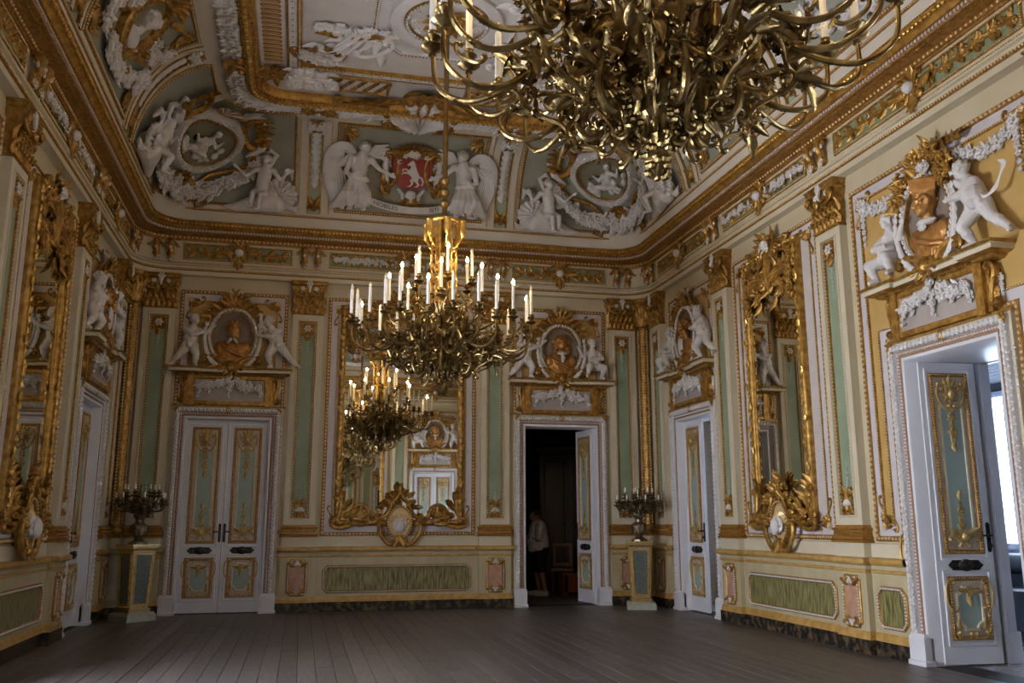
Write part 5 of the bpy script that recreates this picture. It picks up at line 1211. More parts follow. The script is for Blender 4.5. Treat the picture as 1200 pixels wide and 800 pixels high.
def cove_medallion(wall, s, label):
    """gilt oval relief with laurel in the cove of the long walls"""
    loc, rot = cove_at(wall, s); t = thing('cove_medallion', label, 'medallion', loc, rot, 'gilt medallions in the long coves')
    zc = 1.15
    def m1():
        mb = MB(); q = oval(0, zc, 0.44, 0.5, 40); frame(mb, q, [(0, 0.0), (0.0, 0.1), (0.03, 0.13), (0.08, 0.13), (0.11, 0.06)], 0, 1)
        beads(mb, line3(inset(q, 0.05), -0.13), 0.03, 0.07, 0)
        for w in (-1, 1):
            scroll(mb, (w * 0.3, zc + 0.55), (w * 0.58, zc + 0.1), 0.045, 0, -0.05, side=w); scroll(mb, (w * 0.55, zc - 0.1), (w * 0.25, zc - 0.55), 0.045, 0, -0.05, side=w)
            for a in range(4): leaf(mb, (w * 0.45, zc - 0.4 + 0.27 * a), (0 if w > 0 else PI) + w * (-0.6 + 0.4 * a), 0.28, 0.12, 0, 0.3, -0.03)
            garland(mb, swag(w * 0.5, zc + 0.1, w * 1.0, zc + 0.3, 0.2), 0.1, 2, -0.03, 4 + w, 0.6); garland(mb, [(w * 0.75, zc - 0.5), (w * 0.95, zc - 0.2)], 0.12, 2, -0.03, 8 + w, 0.6)
        for i in range(7): leaf(mb, (0, zc + 0.46), PI / 2 + (i - 3) * 0.4, 0.28, 0.12, 0, 0.3, -0.06)
        garland(mb, swag(-0.5, zc - 0.5, 0.5, zc - 0.5, 0.15), 0.1, 2, -0.03, 3, 0.6)
        mb.warp(bend); return mb.mesh('frame', ['gold', 'niche_green', 'stucco'])
    ob('laurel_frame', cached('cmed', m1), t)
    def m2():
        mb = MB(); head_shape(mb, (0, -0.1, zc + 0.12), (-0.8, -0.55, 0), (0, 0, 1), 0.15, 0, 'curls', False, (0, -0.08, zc - 0.1)); mb.ell((0, -0.07, zc - 0.2), (0.24, 0.07, 0.13), 10, 7)
        for i in range(8): mb.ell((-0.28 + 0.08 * i, -0.06, zc - 0.26 + 0.03 * (i % 2)), 0.06, 7, 5)
        return bend_mesh(smoothed(mb, 'relief', 'stucco', 0.014, 2))
    ob('relief_head', cached('cmed2', m2), t)
    return t
# ------------------------------------------------------------ tall mirrors
def wall_mirror(loc, rot, hw, label):
    t = thing('wall_mirror', label, 'mirror', loc, rot, 'tall gilt wall mirrors'); z0, z1 = 1.42, 4.92; key = '%.2f' % hw
    def glass():
        mb = MB(); mb.box(-hw, hw, -0.045, -0.03, z0, z1); return mb.mesh('glass', 'mirror_glass', None)
    ob('glass', cached('mg' + key, glass), t)
    def fr():
        mb = MB(); P = rect(-hw - 0.10, hw + 0.10, z0 - 0.10, z1 + 0.06)
        frame(mb, P, [(0, 0.01), (0.0, 0.05), (0.02, 0.085), (0.05, 0.10), (0.08, 0.085), (0.10, 0.06), (0.105, 0.04)], 0)
        Q = inset(P, 0.05); beads(mb, line3(Q, -0.10), 0.022, 0.11, 1, True, 1.9); beads(mb, line3(Q, -0.098), 0.03, 0.33, 1); beads(mb, line3(inset(P, 0.097), -0.06), 0.008, 0.024, 1)
        rg = random.Random(5)
        for q in (-1, 1):
            for i in range(11): leaf(mb, (q * (hw + 0.05), z0 + 0.25 + 0.3 * i), PI / 2 + q * 0.5 * (-1) ** i, 0.10, 0.06, 1, 0.08, -0.1)
        return mb.mesh('frame', ['gold', 'bright_gold'])
    ob('frame', cached('mf' + key, fr), t)
    def top():
        mb = MB(); z = z1
        for q in (-1, 1):      # pair of carved arches hung with leafage over the head of the glass
            c = q * hw * 0.5; r = hw * 0.40
            mb.tube([(c + r * math.cos(a), -0.07, z - 0.42 + r * math.sin(a) * 0.75) for a in np.linspace(0, PI, 18)], 0.035, 8)
            mb.tube([(c + r * 0.75 * math.cos(a), -0.065, z - 0.42 + r * 0.55 * math.sin(a)) for a in np.linspace(0, PI, 16)], 0.018, 6)
            rg = random.Random(4 + q)
            for i in range(26): 
                x = c + rg.uniform(-1, 1) * hw * 0.46; zz = z - rg.uniform(0.0, 0.30) - (0.34 if i % 3 == 0 else 0)
                leaf(mb, (x, zz), rg.uniform(0, 2 * PI), rg.uniform(0.12, 0.22), 0.09, 0, 0.3, -0.06)
            scroll(mb, (c - r * 0.6, z - 0.46), (c + r * 0.6, z - 0.46), 0.03, 0, -0.06, side=-1); rosette(mb, (c, z - 0.50), 0.07, 0, -0.08, 6, 0.7)
            for i in range(4): leaf(mb, (c, z - 0.5), -PI / 2 + (i - 1.5) * 0.5, 0.18, 0.08, 0, 0.2, -0.07)
            garland(mb, [(q * hw * 0.93, z - 0.2), (q * hw * 0.9, z - 0.75)], 0.06, 0, -0.07, 5, 0.8)
            scroll(mb, (q * 0.10, z + 0.18), (q * 0.22, z - 0.02), 0.03, 0, -0.08, side=q); scroll(mb, (q * 0.26, z + 0.06), (q * hw * 0.8, z + 0.1), 0.03, 0, -0.06, S=True, side=-q)
            for a in range(4): leaf(mb, (q * 0.12, z + 0.05 + 0.05 * a), (0.1 if q > 0 else PI - 0.1) + q * 0.3 * a, 0.16, 0.09, 0, 0.35, -0.07, 4)
        mb.tube([(0, -0.08, z), (0, -0.10, z - 0.25), (0, -0.08, z - 0.55)], [0.05, 0.06, 0.02], 8)
        for i in range(9): leaf(mb, (0, z + 0.10), PI / 2 + (i - 4) * 0.42, 0.15, 0.09, 0, 0.35, -0.08, 4)
        shell(mb, (0, z + 0.05), 0.125, 1, -0.12, 9, -30, 210, 0.5)
        return mb.mesh('cresting', ['gold', 'stucco'])
    ob('cresting', cached('mt' + key, top), t)
    def bot():
        mb = MB(); z = 1.42
        o_ = oval(0, z - 0.04, 0.215, 0.27, 32); frame(mb, o_, [(0, 0.04), (0, 0.13), (0.012, 0.15), (0.03, 0.15), (0.04, 0.12)], 0, 2); beads(mb, line3(inset(o_, 0.02), -0.152), 0.014, 0.042, 2)
        shell(mb, (0, z - 0.10), 0.20, 2, -0.12, 11, 15, 165, 0.25); shell(mb, (0, z - 0.08), 0.12, 1, -0.15, 7, -100, 280, 0.5); mb.ell((0, -0.2, z - 0.10), (0.07, 0.06, 0.11), 10, 8, 1)
        rg = random.Random(7)
        for i in range(34):      # rocaille mound rising over the shell
            u = rg.uniform(0, 1); hwid = 0.30 * (1 - u) ** 0.8 + 0.03; x = rg.uniform(-1, 1) * hwid; zz = z + 0.20 + 0.30 * u
            if u < 0.15 and abs(x) < 0.1: continue
            if i % 2: rosette(mb, (x, zz), rg.uniform(0.03, 0.055), 0, -0.11, rg.choice((5, 6)), 0.9, i)
            leaf(mb, (x, zz), PI / 2 - 2.2 * x / 0.3 + rg.uniform(-0.4, 0.4), rg.uniform(0.08, 0.13), 0.075, 0, 0.5, -0.10, 4)
        for q in (-1, 1):
            scroll(mb, (q * 0.06, z + 0.46), (q * 0.22, z + 0.30), 0.024, 0, -0.13, side=q); scroll(mb, (q * 0.20, z + 0.28), (q * 0.33, z + 0.08), 0.028, 0, -0.13, side=q)
        leaf(mb, (0, z + 0.42), PI / 2, 0.14, 0.12, 0, 0.3, -0.14, 4)
        for q in (-1, 1):
            scroll(mb, (q * 0.27, z - 0.08), (q * 0.10, z - 0.34), 0.032, 0, -0.13, side=-q, turns=1.1); scroll(mb, (q * 0.40, z + 0.02), (q * min(0.80, hw * 0.92), z - 0.05), 0.028, 0, -0.1, S=True, side=q)
            for a in range(9): leaf(mb, (q * (0.28 + 0.05 * a), z - 0.06 + 0.02 * (a % 3)), (0.0 if q > 0 else PI) + q * (0.9 - 0.18 * a), 0.13, 0.08, 0, 0.45, -0.1, 4); rosette(mb, (q * (0.28 + 0.06 * a), z - 0.03 + 0.03 * (a % 2)), 0.035, 0, -0.11, 5, 0.9, a)
            leaf(mb, (0, z - 0.25), -PI / 2 + q * 0.45, 0.2, 0.11, 0, 0.2, -0.14)
            for a in range(7):     # carved corner masses climbing the frame
                u = a / 6; p = (q * (hw + 0.06 - 0.30 * u * (1 if a % 2 else 0.4)), z + 0.04 + 0.36 * (1 - u))
                leaf(mb, p, PI / 2 + q * (0.4 + 0.6 * u), 0.14, 0.09, 0, 0.4, -0.08, 4)
            scroll(mb, (q * (hw + 0.10), z - 0.04), (q * (hw - 0.18), z + 0.02), 0.035, 0, -0.08, side=-q); scroll(mb, (q * (hw + 0.12), z + 0.05), (q * (hw + 0.08), z + 0.34), 0.028, 0, -0.08, side=-q)
            mb.tube([(q * (hw - 0.32) + 0.16 * math.cos(a) * q, -0.09, z + 0.02 + 0.22 * math.sin(a)) for a in np.linspace(0, PI, 12)], 0.03, 7)
            for a in range(5): leaf(mb, (q * (hw - 0.32), z + 0.04), PI * (0.15 + 0.175 * a), 0.2, 0.09, 0, 0.15, -0.06)
        return mb.mesh('shell_cartouche', ['gold', 'stucco', 'gold_pale'])
    ob('shell_cartouche', cached('mb' + key, bot), t)
    return t

# ------------------------------------------------------------ room shell
WALLS = {}
def wall_with_openings(name, length, openings, H=6.3, T=0.30):
    """openings = [(s0, s1, top)] in wall coordinates; inner face at y = 0, thickness behind"""
    mb = MB(); xs = 0.0
    for s0, s1, top in sorted(openings) + [(length, length, 0)]:
        if s0 > xs: mb.box(xs, s0, 0, T, -0.11, H)
        if top: mb.box(s0, s1, 0, T, top, H)
        xs = s1
    return mb.mesh(name, 'cream', None)
def xf(wall, s):
    return {'back': ((s, 0, 0), 0), 'right': ((W, -s, 0), -PI / 2), 'left': ((0, -s, 0), PI / 2), 'front': ((W - s, -L, 0), PI)}[wall]
DO = 0.635
CW, CL = (1.70, 7.24), (1.85, 7.65, 13.45)       # door centres on the short and long walls
for wall, (length, drs) in {'back': (W, CW), 'right': (L, CL), 'front': (W, CW), 'left': (L, CL)}.items():
    loc, rot = xf(wall, 0 if wall != 'left' else L)     # left wall runs from the near end to the back corner
    ops = [((c if wall != 'left' else L - c) - DO, (c if wall != 'left' else L - c) + DO, 3.0) for c in drs]
    WALLS[wall] = struct('wall_' + wall, wall_with_openings('wall_' + wall, length, ops), loc, rot)
def loc_s(wall, s): return s if wall != 'left' else L - s
def on_wall(wall, s): return xf(wall, s)
# floor of planks
mb = MB(); mb.box(0, W, -L, 0, -0.12, -0.012); mb.box(-0.35, 0, -L, 0, -0.12, -0.001); mb.box(W, W + 0.35, -L, 0, -0.12, -0.001); mb.box(0, W, 0, 0.35, -0.12, -0.001)
FLOOR = struct('floor', mb.mesh('floor', 'plank_gap', None))
rg = random.Random(12); n = 52; pw = W / n; lens = [2.4, 2.9, 3.4]; PM = {}
for k in range(4):
    for l in lens:
        mb = MB(); w = pw / 2 - 0.0022
        frame(mb, rect(-w, w, 0.002, l - 0.002), [(0, 0.0), (0, 0.009), (0.003, 0.012)], 0, 0)
        V = np.concatenate(mb.v); mb.v = [np.stack([V[:, 0], -V[:, 2], -V[:, 1] - 0.012], 1)]
        PM[k, l] = mb.mesh('plank', 'plank_%d' % k, None)
for i in range(n):
    y = rg.uniform(0, 2.2)
    while y > -L:
        l = rg.choice(lens); k = rg.choice((0, 1, 1, 2, 2, 3))
        yy = min(y, 0.0)
        if y - l < -0.02: ob('plank', PM[k, l], FLOOR, (pw * (i + 0.5), yy if y <= 0 else 0.0, rg.uniform(-0.0006, 0.0006)), 0, (1, (l - max(0, y)) / l if y > 0 else 1, 1))
        y -= l
FRIEZE = entablature()
CEIL, CZ = cove_shell()
ceiling_reliefs(CEIL, CZ)

# ------------------------------------------------------------ dressing the walls
PIL = {'back': (0.55, 2.88, W - 2.88, W - 0.55), 'front': (0.55, 2.88, W - 2.88, W - 0.55), 'right': (0.55, 3.05, 5.92, 9.38, 12.25, L - 0.55), 'left': (0.55, 3.05, 5.92, 9.38, 12.25, L - 0.55)}
DOORNAME = {('back', 0): 'closed double door', ('back', 1): 'doorway with the person', ('right', 0): 'half-open passage door', ('right', 1): 'bright side-room doorway',
            ('left', 0): 'shaded side-wall door', ('left', 1): 'glazed side-wall door', ('front', 0): 'end-wall door, sunny side', ('front', 1): 'end-wall door, shaded side', ('right', 2): 'added glazed door', ('left', 2): 'added glazed door'}
MIRNAME = {'back': 'coat-of-arms mirror', 'right': 'narrow lit mirror', 'left': 'shaded narrow mirror', 'front': 'end-wall mirror'}
def pil_label(wall, s):
    i = PIL[wall].index(s)
    if wall in ('back', 'front'):
        d = DOORNAME[wall, 0 if i < 2 else 1]; return 'green panelled pilaster between %s and ' % d + (MIRNAME[wall] if i in (1, 2) else 'corner column')
    if i == 0: return 'green panelled pilaster between %s and corner column' % DOORNAME[wall, 0]
    if i == 1: return 'green panelled pilaster between %s and %s' % (DOORNAME[wall, 0], MIRNAME[wall])
    if i == 2: return 'green panelled pilaster between %s and %s' % (MIRNAME[wall], DOORNAME[wall, 1])
    side = 'sunny' if wall == 'right' else 'shaded'
    return 'green panelled pilaster on the %s side wall, %s' % (side, ('beside the doorway', 'beside the glazed door', 'in the end-wall corner')[i - 3])
for wall in ('back', 'right', 'left', 'front'):
    wl = WALLS[wall]; ps = PIL[wall]; drs = CW if wall in ('back', 'front') else CL; length = W if wall in ('back', 'front') else L
    for s in ps:
        loc, rot = on_wall(wall, s); pilaster(loc, rot, pil_label(wall, s), 'green panelled pilasters')
    # dado between the door frames
    edges = [0.0] + [e for c in drs for e in (c - DO - 0.215, c + DO + 0.215)] + [length]
    for a, b in zip(edges[::2], edges[1::2]):
        x0, x1 = sorted((loc_s(wall, a), loc_s(wall, b)))
        ob('dado', dado_run(x0, x1), wl)
    # long green marble panels under the mirrors, short ones beside the wide doors
    mids = [(ps[1] + ps[2]) / 2] if wall in ('back', 'front') else [(ps[1] + ps[2]) / 2, (ps[3] + ps[4]) / 2]
    hwp = (ps[2] - ps[1]) / 2 - 0.40
    for c in mids:
        x = loc_s(wall, c); marble_panel(wl, x - hwp, x + hwp, None, None)
    if wall in ('right', 'left'):
        for x in ((ps[2] + 0.36, CL[1] - DO - 0.27), (CL[1] + DO + 0.27, ps[3] - 0.36)):
            x0, x1 = sorted((loc_s(wall, x[0]), loc_s(wall, x[1]))); marble_panel(wl, x0, x1, None, None)
    # fields behind mirrors and medallions
    for c in mids: bay_frame(wl, loc_s(wall, c), hwp + 0.07, 1.17, 5.10, 'mauve2', 'm%.2f' % hwp)
    for i, c in enumerate(drs):
        if wall in ('right', 'left') and i == 1:
            bay_frame(wl, loc_s(wall, c), 1.36, 1.17, 5.10, 'ochre_field', 'wide')
        else: bay_frame(wl, loc_s(wall, c), 0.85, 3.14, 5.10, 'ochre_field', 'door', corners=True)
        ob('crest', cached('crest', crest_mesh), wl, (loc_s(wall, c), 0, 0))
    # frieze: panels over the bays, pairs of consoles over the pilasters
    stops = list(ps)
    for j, s in enumerate(stops):
        for q in (-0.11, 0.11):
            loc, rot = on_wall(wall, s + q); ob('console', cached('fcon', console_mesh), FRIEZE, loc, (0, 0, rot))
    for a, b in zip(stops[:-1], stops[1:]):
        loc, rot = on_wall(wall, (a + b) / 2); hw = (b - a) / 2 - 0.30; wh = any(abs((a + b) / 2 - m) < 0.3 for m in mids)
        ob('frieze_panel', cached('fp%.2f%d' % (hw, wh), lambda: frieze_panel_mesh(hw, int(hw * 100), wh)), FRIEZE, loc, (0, 0, rot))
        ob('frieze_crest', cached('fcrest', frieze_crest_mesh), FRIEZE, loc, (0, 0, rot))
    for c in ((4.47,) if wall in ('back', 'front') else ((4.485, 10.815) if wall == 'left' or True else ())):
        loc, rot = on_wall(wall, c)
        far = c > 6
        lab = {'back': 'broad gilt mirror under the coat of arms reflecting the chandeliers', 'front': 'broad gilt mirror on the end wall facing the coat of arms', 'right': 'narrow tall gilt mirror reflecting a dark doorway, beside the bright room\'s door', 'left': 'narrow tall gilt mirror on the shaded side wall reflecting a putto'}[wall]
        if far: lab = 'narrow tall gilt mirror on the end-wall stretch of the %s side wall' % ('sunny' if wall == 'right' else 'shaded')
        wall_mirror(loc, rot, 0.955 if wall in ('back', 'front') else 0.62, lab)
# ------------------------------------------------------------ doors
def added_glazed_door(parent):  # glazing added on unseen doors so the fill lamps outside light the room
    def go():
        mb = MB()
        for x0 in (-HW, 0):
            x1 = x0 + HW
            frame(mb, rect(x0 + 0.003, x1 - 0.003, 0.01, DH - 0.01), [(0, -0.12), (0, -0.07), (0.09, -0.07), (0.095, -0.10), (0.095, -0.12)], 0)
            for z in (0.75, 1.3, 1.85, 2.4): mb.box(x0 + 0.09, x1 - 0.09, 0.075, 0.115, z - 0.018, z + 0.018)
            mb.box(x0 + 0.09, x1 - 0.09, 0.08, 0.11, 0.09, 0.74)
        return mb.mesh('added_glazing_frame', 'paint_white', None)
    ob('added_glazing_frame', cached('glzf', go), parent)
    def gl():
        mb = MB(); mb.box(-0.26, 0.26, 0.093, 0.097, 0, 0.5); return mb.mesh('pane', 'window_glass', None)
    for x in (-HW / 2, HW / 2):
        for z in (0.77, 1.32, 1.87, 2.42): ob('pane', cached('pane', gl), parent, (x, 0, z), 0, (0.84, 1, 1))
k = 0
for wall, i, al, ar in (('back', 0, 0, 0), ('back', 1, 96, 80), ('right', 0, 1, 88), ('right', 1, 86, 88), ('left', 0, 0, 0), ('left', 1, None, None), ('front', 0, 0, 0), ('front', 1, 0, 0), ('left', 2, None, None), ('right', 2, None, None)):
    k += 1; c = (CW if wall in ('back', 'front') else CL)[i]; loc, rot = on_wall(wall, c)
    d = struct('door_%d' % k, None, loc, rot)
    door_frame(d, al == 0)
    if al is None: added_glazed_door(d)
    else: door_leaf(d, True, al); door_leaf(d, False, ar)
mb = MB()
for q in (-1, 1):
    for x_, w_, y0_, y1_, h_ in ((HW + 0.075, 0.02, 0.30, 0.90, DH + 0.05), (HW + 0.05, 0.075, 0.84, 0.95, DH + 0.10), (HW + 0.05, 0.10, 0.82, 0.97, 0.30)): mb.box(q * x_ - w_, q * x_ + w_, y0_, y1_, 0, h_)
mb.box(-HW, HW, 0.36, 0.90, DH, DH + 0.05); mb.box(-HW - 0.16, HW + 0.16, 0.84, 0.95, DH, DH + 0.14)
ob('inner_casing', mb.mesh('inner_casing', 'paint_white', None), bpy.data.objects['door_4'])
KIND = {('back', 0): 'beard', ('back', 1): 'wig', ('right', 0): 'robe', ('right', 1): 'cap', ('left', 0): 'robe', ('front', 0): 'wig', ('front', 1): 'beard', ('left', 1): 'cap'}
KTXT = {'beard': 'bearded gold bust', 'wig': 'wigged gold bust with white cravat', 'robe': 'robed gold bust in profile', 'cap': 'gold bust in square cap'}
for (wall, i), kind in KIND.items():
    if (wall, i) == ('left', 1): continue
    c = (CW if wall in ('back', 'front') else CL)[i]; loc, rot = on_wall(wall, c); dn = DOORNAME[wall, i]; big = (wall, i) == ('right', 1)
    overdoor(loc, rot, 'gilt cornice and garlanded panel above the ' + dn)
    medallion(loc, rot, kind, 'medallion with %s above the %s' % (KTXT[kind], dn), big)
    ends = {'back': ('room corner', 'big mirror'), 'front': ('room corner', 'end-wall mirror')}.get(wall, ('room corner', 'narrow mirror'))
    if big: ends = ('narrow mirror', 'flower garland')
    nearL = ends[0]; nearR = ends[1]
    if (wall, i) in (('back', 1), ('front', 1)): nearL, nearR = ends[1], ends[0]
    if wall == 'left': nearL, nearR = ends[1], ends[0]
    pl, pr_ = {('back', 0): (0, 2), ('back', 1): (0, 1), ('right', 0): (1, 2), ('right', 1): (1, 2), ('left', 0): (0, 2)}.get((wall, i), (0, 1))
    for sd, v, nn in ((1, pl, nearL), (-1, pr_, nearR)):
        X = 0.60 if v != 1 else 0.58
        off = Vector((-sd * X, 0.02, 3.812)); off.rotate(Matrix.Rotation(rot, 3, 'Z'))
        pt = thing('putto', 'white putto %s above the %s, towards the %s' % (('striding', 'seated', 'leaning')[v], dn, nn), 'putto', Vector(loc) + off, rot, 'white putti over the doors', putto_mesh(v), (sd, 1, 1))
        if v == 2 and big: ob('ribbon', cached('ribbonp', ribbon_mesh), pt)
# flower festoons on the ochre field above the wide doorway
def festoon():
    mb = MB(); xs = np.linspace(0.42, 1.12, 8)
    for i, x in enumerate(xs):
        z = 4.86 - 0.13 * math.sin(PI * i / 7); rg = random.Random(i)
        rosette(mb, (x, z), 0.058 + 0.012 * (i % 2), 0, -0.03, 6, 0.8, i); rosette(mb, (x, z), 0.035, 0, -0.07, 5, 0.8, i + 1)
        for a in range(3): leaf(mb, (x, z), rg.uniform(0, 6.28), 0.10, 0.05, 0, 0.3, -0.02)
    for i in range(6): rosette(mb, (1.12, 4.78 - 0.075 * i), 0.045 - 0.004 * i, 0, -0.03, 5, 0.8, i)
    return mb.mesh('flower_festoon', 'stucco')
loc, rot = on_wall('right', CL[1])
for q, nn in ((1, 'beside the leaning putto'), (-1, 'beside the seated putto')):
    thing('flower_festoon', 'white flower festoon on ochre panel %s above the bright doorway' % nn, 'garland', loc, rot, 'flower festoons', cached('fest', festoon), (q, 1, 1))

# ------------------------------------------------------------ corner columns
def corner_mesh():
    mb = MB(); mb.lathe([(0.15, 0), (0.15, 0.15)], 20, 3); mb.lathe([(0.145, 0.15), (0.14, 0.23), (0.12, 0.25), (0.12, 0.9), (0.15, 0.93), (0.15, 1.0), (0.12, 1.01), (0.12, 1.15)], 20, 2)
    mb.lathe([(0.12, 1.15), (0.14, 1.17), (0.115, 1.2), (0.135, 1.24), (0.11, 1.27), (0.12, 1.31), (0.095, 1.34), (0.095, 4.78), (0.115, 4.80), (0.10, 4.83)], 20, 0)
    for a in range(7):
        t = math.radians(-90 + 30 * (a - 3)); beads(mb, [(0.097 * math.cos(t), 0.097 * math.sin(t), 1.36), (0.097 * math.cos(t), 0.097 * math.sin(t), 4.76)], 0.015, 0.05, 1 if a % 2 else 0, False, 1.3)
    mb.lathe([(0.10, 4.80), (0.10, 5.1), (0.15, 5.24), (0.17, 5.26), (0.17, 5.33)], 20, 0)
    lf = MB(); leaf(lf, (0, 4.82), PI / 2, 0.24, 0.11, 0, 0.3, -0.10); leaf(lf, (0.05, 4.92), PI / 2, 0.28, 0.1, 0, 0.3, -0.10)
    for a in range(-4, 5): mb.merge(lf, Matrix.Rotation(a * 0.4, 4, 'Z'))
    for q in (-1, 1):
        mb.ell((q * 0.10, -0.13, 5.2), 0.05, 8, 6)
        for z0, z1, m in ((0.0, 0.15, 3), (0.15, 1.15, 2), (1.15, 5.33, 4)):
            R = np.array(Matrix.Rotation(-q * PI / 4, 3, 'Z'))
    return mb.mesh('corner_column', ['gold', 'gold_pale', 'dado_marble', 'dark_marble', 'pale_cream'])
for x, y, rot, nm in ((0.16, -0.16, PI / 4, 'behind the shaded pedestal'), (W - 0.16, -0.16, -PI / 4, 'behind the brightly lit pedestal'), (0.16, -L + 0.16, PI * 0.75, 'in the end-wall corner of the shaded side wall'), (W - 0.16, -L + 0.16, -PI * 0.75, 'in the end-wall corner of the sunny side wall')):
    thing('corner_column', 'slender gilt beaded corner column ' + nm, 'column', (x, y, 0), rot, 'gilt corner columns', cached('corner', corner_mesh))
for x, y, rot in ((0.0, 0.0, PI / 4), (W, 0.0, -PI / 4), (0, -L, PI * 0.75), (W, -L, -PI * 0.75)):
    for q in (-0.14, 0.14):
        o = ob('console', cached('fcon', console_mesh), FRIEZE); v = Vector((q, -0.16, 0)); v.rotate(Matrix.Rotation(rot, 3, 'Z')); o.location = (x + v.x, y + v.y, 0); o.rotation_euler = (0, 0, rot + q * 1.2)

# ------------------------------------------------------------ cove dressing
for wall in ('back', 'right', 'left', 'front'):
    ps = PIL[wall][1:-1]
    for s in ps:
        loc, rot = cove_at(wall, s); ob('cove_rib', cached('strip', strip_mesh), CEIL, loc, (0, 0, rot))
    for a, b in zip(ps[:-1], ps[1:]):
        hw = (b - a) / 2 - 0.33; loc, rot = cove_at(wall, (a + b) / 2); ob('cove_panel', cached('cvp%.2f' % hw, lambda: cove_field_mesh(hw, 0.30, 1.90, 'cove_green')), CEIL, loc, (0, 0, rot))
    if wall in ('back', 'front'):
        nm = 'over the big mirror' if wall == 'back' else 'over the end wall'
        coat_of_arms(wall, 4.47, 'red shield with white rearing horse in gilt cartouche ' + nm)
        for sd in (1, -1):
            towards = {('back', 1): 'closed double door', ('back', -1): 'doorway with the person', ('front', 1): 'sunny side wall', ('front', -1): 'shaded side wall'}[wall, sd]
            angel(wall, 4.47 - sd * 0.84, sd, 'white winged figure by red shield %s, towards the %s' % (nm, towards))
    else:
        side = 'sunny' if wall == 'right' else 'shaded'
        for (a, b), nm in zip(zip(ps[:-1], ps[1:]), ('above the narrow mirror', 'above the middle doorway', 'on the end-wall stretch')):
            cove_medallion(wall, (a + b) / 2, 'gilt oval relief medallion in the cove %s of the %s side wall' % (nm, side))
for j, (x, y, rot, nm) in enumerate(((0.546, -0.546, PI / 4, 'above the shaded pedestal corner'), (W - 0.546, -0.546, -PI / 4, 'above the lit pedestal corner'), (W - 0.546, -L + 0.546, -PI * 0.75, 'in the sunny end-wall corner'), (0.546, -L + 0.546, PI * 0.75, 'in the shaded end-wall corner'))):
    corner_roundel(x, y, rot, 'oval wreathed relief roundel with gilt scrolls ' + nm)
    corner_panel(CEIL, j if j < 2 else {2: 2, 3: 3}[j], 2.56, 2.72)
for wall, s, sd, lab in (('back', 2.06, 1, 'white sea rider above the closed double door, beside the coat of arms panel'), ('back', W - 2.06, -1, 'white sea rider above the doorway with the person, beside the coat of arms panel'),
        ('left', 2.15, -1, 'white sea rider in the cove above the shaded side wall door'), ('right', 2.15, 1, 'white sea rider in the cove above the half-open passage door'),
        ('front', 2.06, 1, 'white sea rider over the end wall towards the sunny side'), ('front', W - 2.06, -1, 'white sea rider over the end wall towards the shaded side')):
    rider(wall, s, sd, lab)

# ------------------------------------------------------------ chandeliers
CUP = [(0.0, -0.05), (0.022, -0.045), (0.016, -0.03), (0.05, -0.012), (0.062, 0.0), (0.055, 0.008), (0.018, 0.01), (0.022, 0.03), (0.042, 0.048), (0.046, 0.056), (0.02, 0.058), (0.02, 0.085), (0.026, 0.09), (0.0, 0.09)]
def rad_leaf(mb, r, z, ang, Ln, Wd, curl, rz, m=0):
    o = MB(); leaf(o, (0, 0), ang, Ln, Wd, 0, curl, 0); mb.merge(o, Matrix.Translation((0, 0, z)) @ Matrix.Rotation(rz, 4, 'Z') @ Matrix.Translation((0, -r, 0)), m)
def arm_piece(path, r, cup=True, n=26, leafy=True, seed=0):
    mb = MB(); P = smooth(path, n); mb.tube(P, r, 8)
    if cup: mb.lathe(CUP, 12, 0, P[-1])
    if leafy:
        rg = random.Random(seed)
        for i in range(2, n - 8, 5):
            o = MB(); leaf(o, (0, 0), 0.0, 0.06, 0.034, 0, 0.25, 0, 3, 7); d = P[i + 1] - P[i]; el = math.atan2(d[2], math.hypot(d[0], d[1])); az = math.atan2(d[1], d[0])
            mb.merge(o, Matrix.Translation(P[i]) @ Matrix.Rotation(az, 4, 'Z') @ Matrix.Rotation(-el, 4, 'Y') @ Matrix.Rotation(rg.uniform(0, 6.28), 4, 'X'))
    return mb
